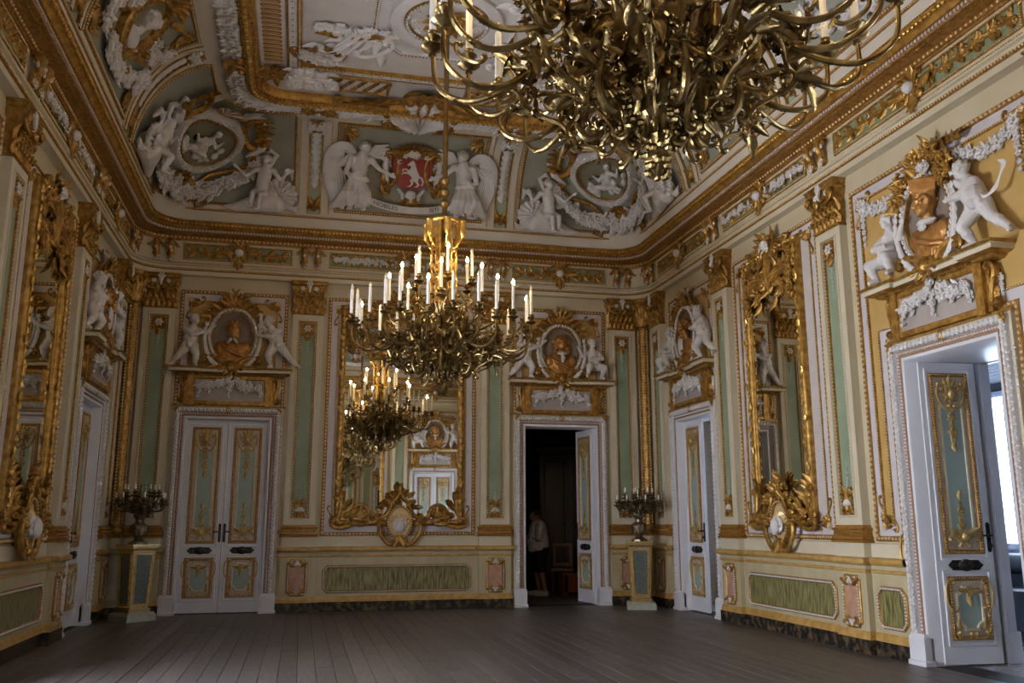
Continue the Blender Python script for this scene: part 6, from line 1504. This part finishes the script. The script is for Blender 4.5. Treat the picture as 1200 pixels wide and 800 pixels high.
def main_arm():
    """great branch: trunk in the radial plane forking into three candle branches"""
    mb = MB(); mb.merge(arm_piece([(0.10, 0, 0.42), (0.25, 0, 0.34), (0.42, 0, 0.40), (0.55, 0, 0.56), (0.66, 0, 0.60)], [0.032, 0.029, 0.026, 0.022], False, 22, True, 1))
    cups = []
    for path in ([(0.56, 0, 0.56), (0.74, 0, 0.43), (0.94, 0, 0.38), (1.10, 0, 0.48), (1.13, 0, 0.70)], [(0.56, 0.01, 0.56), (0.70, 0.10, 0.40), (0.85, 0.19, 0.36), (0.98, 0.26, 0.46), (0.99, 0.275, 0.67)], [(0.56, -0.01, 0.56), (0.70, -0.10, 0.42), (0.85, -0.19, 0.39), (0.99, -0.235, 0.50), (1.0, -0.25, 0.72)]):
        mb.merge(arm_piece(path, [0.018, 0.016, 0.014, 0.011], True, 24, True, 3)); cups.append(path[-1])
    for P0, P1, s, S_ in (((0.34, 0.52), (0.52, 0.34), 1, False), ((0.62, 0.66), (0.44, 0.72), -1, False), ((0.72, 0.40), (0.60, 0.30), 1, True), ((0.22, 0.22), (0.40, 0.16), -1, False), ((0.50, 0.30), (0.26, 0.06), 1, False), ((0.62, 0.36), (0.46, 0.14), -1, True), ((0.86, 0.62), (0.98, 0.70), 1, False)):
        scroll(mb, P0, P1, 0.0125, 0, 0.01, S=S_, side=s, turns=1.0, sub=6)
    rg = random.Random(6)
    for i in range(34):
        o = MB(); rosette(o, (0, 0), 0.024, 0, 0, 5, 0.7, i, 12); x = rg.uniform(0.3, 0.75)
        mb.merge(o, Matrix.Translation((x, rg.uniform(-0.13, 0.13), rg.uniform(0.26, 0.68))) @ Matrix.Rotation(rg.uniform(0, 6), 4, 'Z') @ Matrix.Rotation(rg.uniform(-1, 1), 4, 'X'))
        o = MB(); leaf(o, (0, 0), 0, 0.12, 0.05, 0, 0.35, 0); mb.merge(o, Matrix.Translation((x, rg.uniform(-0.08, 0.08), rg.uniform(0.28, 0.6))) @ Matrix.Rotation(rg.uniform(-1, 1), 4, 'Z') @ Matrix.Rotation(rg.uniform(-1.5, 1.0), 4, 'Y') @ Matrix.Rotation(rg.uniform(0, 6), 4, 'X'))
    return mb.mesh('arm', 'lustre_gold'), cups
def upper_arm(path, seed):
    mb = arm_piece(path, [0.021, 0.018, 0.016, 0.013], True, 24, True, seed)
    r0, r1 = path[1][0], path[-2][0]; z = path[1][2]
    scroll(mb, (r0, z + 0.10), (r0 + 0.12, z - 0.02), 0.015, 0, 0.01, side=-1, turns=1.0, sub=6); scroll(mb, (r1, z + 0.02), (r1 - 0.12, z + 0.16), 0.014, 0, 0.01, S=True, turns=1.0, sub=6)
    return mb.mesh('arm', 'lustre_gold'), [path[-1]]
def chandelier(loc, label, rz=0.0):
    t = thing('chandelier', label, 'chandelier', loc, rz, 'gilt chandeliers')
    def body():
        mb = MB(); mb.lathe([(0.0, 0.02), (0.05, 0.04), (0.075, 0.09), (0.05, 0.15), (0.10, 0.20), (0.13, 0.30), (0.10, 0.40), (0.12, 0.46), (0.19, 0.56), (0.22, 0.66), (0.17, 0.78), (0.10, 0.86), (0.12, 0.92), (0.08, 1.0), (0.055, 1.15), (0.075, 1.2), (0.05, 1.26), (0.04, 1.6), (0.06, 1.65), (0.035, 1.7), (0.035, 2.1)], 24, 0, (0, 0, 0), 12, 0.05)
        rg = random.Random(2)
        for i in range(12):
            a = i * PI / 6
            for r_, z_, d_, l_, w_, c_, o_ in ((0.16, 0.60, -1, 0.16, 0.09, 0.3, 0), (0.19, 0.66, 1, 0.15, 0.09, 0.45, 0.26), (0.09, 0.30, -1, 0.12, 0.06, 0.3, 0), (0.10, 0.9, 1, 0.14, 0.07, 0.4, 0), (0.20, 0.48, 1, 0.12, 0.08, 0.5, 0.13), (0.12, 0.2, 1, 0.12, 0.06, 0.4, 0.2)):
                rad_leaf(mb, r_, z_, d_ * PI / 2, l_, w_, c_, a + o_)
        for i in range(90):      # chased blossoms and beads massed round the core
            a = rg.uniform(0, 2 * PI); z_ = rg.uniform(0.15, 0.85); r_ = (0.16 + 0.22 * math.sin(PI * z_)) * rg.uniform(0.7, 1.25)
            o = MB(); rosette(o, (0, 0), rg.uniform(0.02, 0.034), 0, 0, 5, 0.8, i, 10); mb.merge(o, Matrix.Translation((0, 0, z_)) @ Matrix.Rotation(a, 4, 'Z') @ Matrix.Translation((0, -r_, 0)) @ Matrix.Rotation(rg.uniform(-0.8, 0.8), 4, 'X'))
            rad_leaf(mb, r_ * 0.9, z_, rg.uniform(0, 6.28), 0.09, 0.05, 0.4, a + 0.1)
        return mb.mesh('baluster', 'lustre_gold')
    ob('baluster', cached('chb', body), t)
    def fin():
        mb = MB(); mb.lathe([(0.0, -0.10), (0.02, -0.09), (0.045, -0.04), (0.05, 0.0), (0.03, 0.05)], 12, 0, (0, 0, 0), 6, 0.1); rg = random.Random(1)
        for i in range(26):
            z = rg.uniform(-0.09, 0.05); mb.ell((0.05 * math.cos(i), 0.05 * math.sin(i), z), 0.022, 6, 4)
        return mb.mesh('finial', 'lustre_gold')
    ob('finial', cached('chf', fin), t)
    def vol():
        mb = MB(); scroll(mb, (0.30, 0.18), (0.16, 0.50), 0.021, 0, 0.02, side=1, turns=1.25, n=54, sub=8); scroll(mb, (0.12, 0.08), (0.22, 0.30), 0.014, 0, 0.02, side=-1, turns=1.0)
        o = MB(); leaf(o, (0.16, 0.42), -1.3, 0.28, 0.1, 0, 0.2, 0.0); mb.merge(o); rg = random.Random(3)
        for i in range(10): mb.ell((0.20 + 0.03 * rg.uniform(-2, 2), rg.uniform(-0.04, 0.04), 0.16 + 0.04 * rg.uniform(-2, 2)), 0.018, 6, 4)
        return mb.mesh('scroll_bracket', 'lustre_gold')
    for i in range(6): ob('scroll_bracket', cached('chv', vol), t, (0, 0, 0), i * PI / 3 + 0.3)
    def cage():
        mb = MB()
        for i in range(6):
            a = i * PI / 3; mb.tube([(0.15 * math.cos(a), 0.15 * math.sin(a), z) for z in (1.0, 1.5, 2.05)], [0.018, 0.012, 0.018], 8); mb.ell((0.15 * math.cos(a), 0.15 * math.sin(a), 1.5), (0.026, 0.026, 0.05), 8, 6)
            a += PI / 6; mb.tube([(0.24 * math.cos(a), 0.24 * math.sin(a), z) for z in (1.86, 2.0)], [0.03, 0.036], 8); mb.lathe([(0.0, 1.82), (0.03, 1.85), (0.045, 1.9), (0.04, 2.02), (0.05, 2.04), (0, 2.05)], 10, 0, (0.24 * math.cos(a), 0.24 * math.sin(a), 0))
            mb.tube(smooth([(0.05 * math.cos(a), 0.05 * math.sin(a), 1.78), (0.15 * math.cos(a), 0.15 * math.sin(a), 1.72), (0.24 * math.cos(a), 0.24 * math.sin(a), 1.85)], 10), 0.014, 6)
        mb.tube([(0.15 * math.cos(a), 0.15 * math.sin(a), 1.32) for a in np.arange(24) * PI / 12], 0.02, 8, 0, True); mb.tube([(0.2 * math.cos(a), 0.2 * math.sin(a), 2.05) for a in np.arange(24) * PI / 12], 0.024, 8, 0, True)
        return mb.mesh('cage', 'bright_gold')
    ob('cage', cached('chc', cage), t)
    def rod():
        top = CZ - loc[2]; mb = MB(); mb.tube([(0, 0, 2.05), (0, 0, top - 0.1)], 0.032, 10)
        for z in (2.12, 2.3, 2.45, 2.6): mb.lathe([(0.03, z - 0.05), (0.06, z - 0.02), (0.065, z + 0.01), (0.045, z + 0.04), (0.03, z + 0.06)], 12)
        mb.lathe([(0.03, top - 0.22), (0.09, top - 0.16), (0.14, top - 0.06), (0.16, top)], 16)
        return mb.mesh('rod', 'rod_gold')
    ob('rod', cached('chr', rod), t)
    def put(key, fn, n, a0, lit):
        me, cups = cached(key, fn)
        for i in range(n):
            a = a0 + i * 2 * PI / n; o = ob('arm', me, t, (0, 0, 0), a)
            for j, c in enumerate(cups):
                cn = ob('candle', cached('candle', candle_mesh), o, (c[0], c[1], c[2] + 0.085)); on_ = bool(lit(i, j))
                ob('bulb', cached('bulb%d' % on_, lambda: bulb_mesh(on_)), cn, (0, 0, 0.30))
    put('arm0', main_arm, 8, 0.2, lambda i, j: (i * 3 + j) % 7 == 2)
    put('arm1', lambda: upper_arm([(0.08, 0, 0.80), (0.22, 0, 0.72), (0.42, 0, 0.70), (0.62, 0, 0.80), (0.66, 0, 0.96)], 5), 8, 0.2 + PI / 8, lambda i, j: True)
    put('arm2', lambda: upper_arm([(0.06, 0, 1.05), (0.16, 0, 0.98), (0.27, 0, 1.0), (0.36, 0, 1.1), (0.37, 0, 1.24)], 7), 6, 0.5, lambda i, j: i % 2 == 0)
    return t
mat('rod_gold', (0.20, 0.11, 0.03), 0.4, 0.6, col2=(0.28, 0.16, 0.045), scale=10)
def candle_mesh():
    mb = MB(); mb.lathe([(0.019, 0.0), (0.019, 0.288), (0.012, 0.298), (0.0, 0.3)], 10); return mb.mesh('candle', 'candle')
def bulb_mesh(on_):
    mb = MB(); mb.lathe([(0.008, -0.005), (0.017, 0.012), (0.018, 0.025), (0.011, 0.045), (0.003, 0.062), (0.0, 0.064)], 10); return mb.mesh('bulb', 'bulb_lit' if on_ else 'bulb_off')
chandelier((4.47, -4.48, 2.96), 'lit gilt chandelier hanging before the big mirror')
chandelier((4.47, -11.18, 3.08), 'gilt chandelier of dark curling arms hanging farther from the big mirror', 0.15)

# ------------------------------------------------------------ candelabra on pedestals
def pedestal(loc, rot, label):
    t = thing('pedestal', label, 'pedestal', loc, rot, 'tapered corner pedestals')
    def plinth():
        mb = MB(); block(mb, -0.23, 0.23, [(0, 0.23, 0), (0.09, 0.23, 0), (0.10, 0.215, 0), (0.12, 0.21, 0)], back=0.21, base=0.23); mb.box(-0.23, 0.23, 0.2, 0.23, 0, 0.1); return mb.mesh('plinth', 'grey_stone', None)
    ob('plinth', cached('pdpl', plinth), t)
    def body():
        mb = MB(); rows = []
        for z, h in ((0.12, 0.165), (0.17, 0.17), (0.18, 0.145), (0.98, 0.18), (0.99, 0.195), (1.02, 0.205), (1.04, 0.205), (1.05, 0.215), (1.07, 0.215)): rows.append([(-h, -h, z), (h, -h, z), (h, h, z), (-h, h, z)])
        mb.surf(np.array(rows), False, True, 0); mb.poly(rows[-1], 0)
        for k_ in range(4):
            o = MB()
            def P(x, z): h = 0.145 + 0.035 * (z - 0.18) / 0.8; return (x * h, -h - 0.004, z)
            o.poly([P(-0.70, 0.24), P(0.70, 0.24), P(0.70, 0.92), P(-0.70, 0.92)], 1)
            q = [P(-0.73, 0.23), P(0.73, 0.23), P(0.73, 0.93), P(-0.73, 0.93)]; o.tube(q + q[:1], 0.011, 6, 2); beads(o, [P(-0.9, 0.2), P(0.9, 0.2), P(0.9, 0.96), P(-0.9, 0.96)], 0.009, 0.03, 2)
            mb.merge(o, Matrix.Rotation(k_ * PI / 2, 4, 'Z'))
        return mb.mesh('shaft', ['pedestal_gilt', 'pedestal_green', 'bright_gold'])
    ob('shaft', cached('pdb', body), t)
    return t
mat('pedestal_gilt', (0.50, 0.37, 0.16), 0.33, 0.8, col2=(0.62, 0.48, 0.24), scale=12)
def candelabrum(loc, rot, label):
    t = thing('candelabrum', label, 'candelabrum', loc, rot, 'bronze candelabra on pedestals')
    def vase():
        mb = MB(); mb.lathe([(0.13, 0.0), (0.13, 0.03), (0.08, 0.05), (0.05, 0.09), (0.07, 0.11), (0.115, 0.17), (0.13, 0.23), (0.11, 0.28), (0.06, 0.31), (0.055, 0.35), (0.085, 0.39), (0.09, 0.42), (0.03, 0.43), (0.025, 0.85), (0.0, 0.87)], 18, 0, (0, 0, 0), 9, 0.03)
        for a in range(9): rad_leaf(mb, 0.10, 0.13, PI / 2, 0.14, 0.07, 0.15, a * 2 * PI / 9)
        return mb.mesh('vase', 'dark_metal')
    ob('vase', cached('cdv', vase), t)
    def branch():
        mb = arm_piece([(0.02, 0, 0.42), (0.10, 0, 0.50), (0.22, 0, 0.47), (0.33, 0, 0.50), (0.35, 0, 0.58)], [0.014, 0.012, 0.01], True, 18, True, 2)
        mb.merge(arm_piece([(0.02, 0, 0.52), (0.08, 0.03, 0.62), (0.17, 0.07, 0.60), (0.22, 0.09, 0.66), (0.22, 0.09, 0.70)], [0.012, 0.01, 0.009], True, 16, True, 4)); rg = random.Random(4)
        for i in range(12):
            o = MB(); rosette(o, (0, 0), 0.035, 0, 0, 5, 0.7, i, 12); mb.merge(o, Matrix.Translation((rg.uniform(0.06, 0.34), rg.uniform(-0.09, 0.09), rg.uniform(0.42, 0.66))) @ Matrix.Rotation(rg.uniform(0, 6), 4, 'Z'))
        return mb.mesh('branch', 'dark_metal')
    def stub():
        mb = MB(); mb.lathe([(0.013, 0.0), (0.013, 0.075), (0.0, 0.08)], 8); return mb.mesh('candle', 'candle')
    for i in range(7):
        o = ob('branch', cached('cdb', branch), t, (0, 0, 0), i * 2 * PI / 7)
        for c in ((0.35, 0, 0.665), (0.22, 0.09, 0.785)): ob('candle', cached('stub', stub), o, c)
    return t
pedestal((W - 0.60, -0.80, 0), -0.32, 'tapered gilt pedestal with green panel, brightly lit in the corner')
candelabrum((W - 0.60, -0.80, 1.07), 0.2, 'dark bronze candelabrum on the brightly lit gilt pedestal')
pedestal((0.60, -0.70, 0), 0.75, 'tapered gilt pedestal with green panel in the shaded corner')
candelabrum((0.60, -0.70, 1.07), 0.5, 'dark bronze candelabrum on the shaded corner pedestal')
# ------------------------------------------------------------ anteroom behind the back wall with the standing person
def room(name_, x0, x1, y0, y1, h, m_wall, m_floor, m_ceil, holes=()):
    mb = MB(); mb.box(x0, x1, y0, y1, -0.12, -0.002); struct('floor_' + name_, mb.mesh('floor', m_floor, None))
    mb = MB(); mb.box(x0, x1, y0, y1, h, h + 0.1); struct('ceiling_' + name_, mb.mesh('ceiling', m_ceil, None))
T = 0.32
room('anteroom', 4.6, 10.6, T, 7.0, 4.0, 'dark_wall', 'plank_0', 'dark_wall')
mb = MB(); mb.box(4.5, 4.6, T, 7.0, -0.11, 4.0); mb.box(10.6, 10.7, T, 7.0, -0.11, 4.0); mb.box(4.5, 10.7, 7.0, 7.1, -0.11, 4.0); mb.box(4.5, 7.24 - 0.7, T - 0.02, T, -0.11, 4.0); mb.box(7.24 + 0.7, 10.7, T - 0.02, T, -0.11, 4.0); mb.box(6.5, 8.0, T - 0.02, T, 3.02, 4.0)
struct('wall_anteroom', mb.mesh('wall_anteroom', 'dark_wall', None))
t = thing('wooden_cabinet', 'tall dark wooden cabinet standing in the dim anteroom', 'cabinet', (8.55, 3.9, 0), -0.25)
mb = MB(); block(mb, -0.62, 0.62, [(0, 0.27, 0), (0.1, 0.27, 0), (0.11, 0.25, 0), (2.8, 0.25, 0), (2.84, 0.30, 0), (2.92, 0.33, 0), (2.98, 0.33, 0)], back=0.25, base=0.25); mb.box(-0.62, 0.62, 0.2, 0.25, 0, 2.9)
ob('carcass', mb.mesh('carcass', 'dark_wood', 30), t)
for x in (-0.31, 0.31):
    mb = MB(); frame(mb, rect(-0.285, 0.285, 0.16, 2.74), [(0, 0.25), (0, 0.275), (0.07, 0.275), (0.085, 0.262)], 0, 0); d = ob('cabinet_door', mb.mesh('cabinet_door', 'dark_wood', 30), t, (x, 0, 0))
    mb = MB(); mb.ell((0, -0.295, 1.35), 0.02, 8, 6); ob('knob', mb.mesh('knob', 'bronze'), d, (0.24 if x < 0 else -0.24, 0, 0))
t = thing('wooden_chair', 'reddish wooden chair beside the cabinet in the anteroom', 'chair', (8.12, 2.95, 0), -0.3)
mb = MB(); frame(mb, rect(-0.2, 0.2, 0.5, 0.95), [(0, 0.0), (0, 0.035), (0.06, 0.035), (0.06, 0.0)], 0); frame(mb, rect(-0.2, 0.2, 0.5, 0.95), [(0, 0.0), (0.06, 0.0)], 0); ob('backrest', mb.mesh('backrest', 'red_wood', 30), t, (0, 0.2, 0))
mb = MB(); mb.box(-0.22, 0.22, -0.24, 0.22, 0.42, 0.47); ob('seat', mb.mesh('seat', 'red_wood', None), t)
for x in (-0.19, 0.19):
    for y in (-0.2, 0.18):
        mb = MB(); mb.tube([(x, y, 0), (x, y, 0.43 if y < 0 else 0.52)], [0.018, 0.024], 8); ob('leg', mb.mesh('leg', 'red_wood'), t)
t = thing('wooden_bench', 'low reddish wooden bench in the dim anteroom behind the open door', 'bench', (8.45, 2.35, 0), 0.0)
mb = MB(); mb.box(-0.55, 0.55, -0.2, 0.2, 0.34, 0.40); ob('seat', mb.mesh('seat', 'red_wood', None), t)
mb = MB(); mb.box(-0.52, 0.52, -0.18, -0.15, 0.05, 0.34); ob('front_panel', mb.mesh('front_panel', 'red_wood', None), t)
for x in (-0.5, 0.5):
    mb = MB(); mb.box(x - 0.04, x + 0.04, -0.18, 0.18, 0, 0.34); ob('side_panel', mb.mesh('side_panel', 'red_wood', None), t)
# person in profile, arms folded before the waist
def person():
    t = thing('person', 'person in white shirt and dark shorts standing in the open doorway', 'person', (7.42, 2.15, 0), -PI / 2 - 0.1)
    J = dict(head=(0, -0.09, 1.50), look=(0, -1, -0.12), neck=(0, -0.03, 1.37), chest=(0, -0.02, 1.20), pelvis=(0, 0.0, 0.90),
        sl=(-0.17, 0.0, 1.30), el=(-0.20, -0.05, 1.05), hl=(-0.02, -0.24, 1.07), sr=(0.17, 0.0, 1.30), er=(0.20, -0.05, 1.05), hr=(0.03, -0.25, 1.10), palml=(0, 0.5, -1), palmr=(0, 0.5, -1),
        pl=(-0.09, 0.0, 0.86), nl=(-0.09, -0.05, 0.48), al=(-0.09, 0.02, 0.085), tl=(-0.10, -0.14, 0.04), pr=(0.09, 0.0, 0.86), nr=(0.09, 0.02, 0.48), ar=(0.09, 0.10, 0.085), tr=(0.10, -0.06, 0.04))
    mb = MB(); human(mb, J, 1.0, 0, False, None, True, 2); mb.ell((0, -0.05, 1.02), (0.17, 0.16, 0.18), 12, 8)
    ob('body', smoothed(mb, 'body', 'skin', 0.012, 3), t)
    mb = MB(); mb.capsule((0, -0.02, 1.24), (0, -0.02, 0.92), 0.185, 0.195, 14); mb.ell((0, -0.06, 1.03), (0.20, 0.19, 0.2), 14, 9); mb.lathe([(0.2, 0.72), (0.21, 0.9), (0.19, 1.1)], 16, 0, (0, -0.01, 0))
    for q in (-1, 1): mb.capsule((q * 0.14, 0, 1.31), (q * 0.17, 0, 1.30), 0.085, 0.09); mb.capsule((q * 0.17, 0, 1.30), (q * 0.20, -0.04, 1.10), 0.088, 0.078)
    mb.lathe([(0.06, 1.36), (0.09, 1.38), (0.09, 1.41)], 12, 0, (0, -0.02, 0))
    ob('shirt', smoothed(mb, 'shirt', 'shirt', 0.014, 4), t)
    mb = MB(); mb.capsule((0, 0, 0.92), (0, 0, 0.82), 0.185, 0.18, 14)
    for q, y in ((-1, -0.03), (1, 0.015)): mb.capsule((q * 0.085, 0, 0.84), (q * 0.09, y, 0.52), 0.12, 0.105, 12)
    ob('shorts', smoothed(mb, 'shorts', 'shorts', 0.014, 4), t)
    mb = MB(); rg = random.Random(4)
    for i in range(46):
        a = rg.uniform(0, 2 * PI); z = rg.uniform(-0.2, 1); q = math.sqrt(max(0, 1 - z * z)); y = math.sin(a) * q
        if y < -0.45 and z < 0.65: continue
        mb.ell((math.cos(a) * q * 0.09, -0.085 + y * 0.105, 1.535 + z * 0.085), 0.035, 7, 5)
    ob('hair', smoothed(mb, 'hair', 'hair', 0.012, 3), t)
    for q, (a, b) in ((-1, ((-0.09, 0.03, 0.055), (-0.10, -0.17, 0.045))), (1, ((0.09, 0.11, 0.055), (0.10, -0.09, 0.045)))):
        mb = MB(); mb.capsule(a, b, 0.055, 0.045, 10); mb.box(a[0] - 0.045, a[0] + 0.045, b[1] - 0.03, a[1] + 0.04, 0.0, 0.03); ob('shoe', smoothed(mb, 'shoe', 'shoe', 0.01, 3), t)
person()
# ------------------------------------------------------------ stone passage behind the half-open door
room('passage', W + T, W + 2.2, -3.4, -0.3, 3.6, 'passage', 'grey_stone', 'passage')
mb = MB(); mb.box(W + 2.2, W + 2.3, -3.4, -2.7, -0.11, 3.6); mb.box(W + 2.2, W + 2.3, -1.8, -0.3, -0.11, 3.6); mb.box(W + 2.2, W + 2.3, -2.7, -1.8, -0.11, 1.2); mb.box(W + 2.2, W + 2.3, -2.7, -1.8, 2.6, 3.6); mb.box(W + T, W + 2.2, -3.5, -3.4, -0.11, 3.6); mb.box(W + T, W + 2.2, -0.3, -0.2, -0.11, 3.6)
mb.box(W + T - 0.02, W + T, -1.85 + 0.7, -0.3, -0.11, 3.6); mb.box(W + T - 0.02, W + T, -3.4, -1.85 - 0.7, -0.11, 3.6)
struct('wall_passage', mb.mesh('wall_passage', 'passage', None))
w = struct('window_2', None, (W + 2.25, -2.25, 0), -PI / 2)
mb = MB(); frame(mb, rect(-0.45, 0.45, 1.2, 2.6), [(0, -0.05), (0, 0.05), (0.06, 0.05), (0.06, -0.05)], 0); mb.box(-0.025, 0.025, -0.03, 0.03, 1.25, 2.55); ob('window_frame', mb.mesh('window_frame', 'paint_white', None), w)
mb = MB(); mb.box(-0.40, 0.40, -0.003, 0.003, 1.25, 2.55); ob('pane', mb.mesh('pane', 'window_glass', None), w)
mb = MB(); mb.box(-0.05, 0.05, -0.012, 0, -0.07, 0.07); mb.box(-0.02, 0.02, -0.02, -0.01, -0.03, 0.03)
thing('switch_plate', 'small white switch plate on the stone passage wall', 'switch', (W + 0.55, -0.301, 1.42), 0, None, mb.mesh('switch_plate', 'candle', None))
# ------------------------------------------------------------ bright side room with its window
X1 = W + 3.5
room('side_room', W + T, X1, -12.0, -2.6 - 1.0, 4.4, 'plaster_cool', 'side_floor', 'plaster_cool')
mb = MB(); wy0, wy1 = -5.6, -3.95
mb.box(X1, X1 + 0.3, -12.0, wy0, -0.11, 4.4); mb.box(X1, X1 + 0.3, wy0, wy1, -0.11, 1.0); mb.box(X1, X1 + 0.3, wy0, wy1, 3.75, 4.4); mb.box(X1, X1 + 0.3, wy1, -3.6, -0.11, 4.4)
mb.box(W + T, X1, -12.1, -12.0, -0.11, 4.4); mb.box(W + T, X1 + 0.3, -3.6, -3.5, -0.11, 4.4)
mb.box(W + T - 0.02, W + T, -7.65 + 0.7, -3.6, -0.11, 4.4); mb.box(W + T - 0.02, W + T, -12.0, -7.65 - 0.7, -0.11, 4.4); mb.box(W + T - 0.02, W + T, -8.4, -6.9, 3.02, 4.4)
struct('wall_side_room', mb.mesh('wall_side_room', 'plaster_cool', None))
w = struct('window_1', None, (X1, (wy0 + wy1) / 2, 0), -PI / 2)
mb = MB(); hw = (wy1 - wy0) / 2
frame(mb, rect(-hw, hw, 1.0, 3.75), [(0, -0.2), (0, 0.03), (0.08, 0.03), (0.08, -0.2)], 0); mb.box(-0.05, 0.05, -0.02, 0.06, 1.05, 3.15); mb.box(-hw, hw, -0.02, 0.08, 3.10, 3.28)
for x in (-hw / 2, hw / 2): mb.box(x - 0.012, x + 0.012, 0.02, 0.05, 1.05, 3.1)
ob('window_frame', mb.mesh('window_frame', 'paint_white', None), w)
for x in (-hw / 2, hw / 2):
    mb = MB(); mb.box(-hw / 2, hw / 2, 0.1, 0.105, 1.06, 3.1); ob('pane', mb.mesh('pane', 'window_glass', None), w, (x, 0, 0))
mb = MB(); mb.box(-hw + 0.09, hw - 0.09, -0.012, 0.012, -0.022, 0.022); bl = mb.mesh('blind_slat', 'candle', None)
for i in range(9): ob('blind_slat', bl, w, (0, 0.05, 3.32 + 0.045 * i), (0.6, 0, 0))
mb = MB(); mb.box(-hw, hw, -0.04, 0.06, 3.18, 3.30); ob('blind_box', mb.mesh('blind_box', 'black_leather', None), w)
t = thing('sofa', 'black leather sofa under the bright window in the side room', 'sofa', (X1 - 0.55, -4.9, 0), -PI / 2)
mb = MB(); mb.box(-0.95, 0.95, -0.40, 0.42, 0.08, 0.42); ob('base', mb.mesh('base', 'black_leather', None), t)
mb = MB(); mb.capsule((-0.8, 0.32, 0.80), (0.8, 0.32, 0.80), 0.16, 0.16, 12); mb.box(-0.93, 0.93, 0.20, 0.44, 0.4, 0.85); ob('backrest', mb.mesh('backrest', 'black_leather'), t)
for x in (-0.9, 0.9):
    mb = MB(); mb.capsule((x, -0.36, 0.58), (x, 0.36, 0.58), 0.11, 0.11, 12); mb.box(x - 0.09, x + 0.09, -0.4, 0.4, 0.05, 0.56); ob('armrest', mb.mesh('armrest', 'black_leather'), t)
for x in (-0.42, 0.42):
    mb = MB(); mb.box(-0.39, 0.39, -0.42, 0.2, 0.42, 0.54); ob('seat_cushion', mb.mesh('seat_cushion', 'black_leather', None), t, (x, 0, 0))
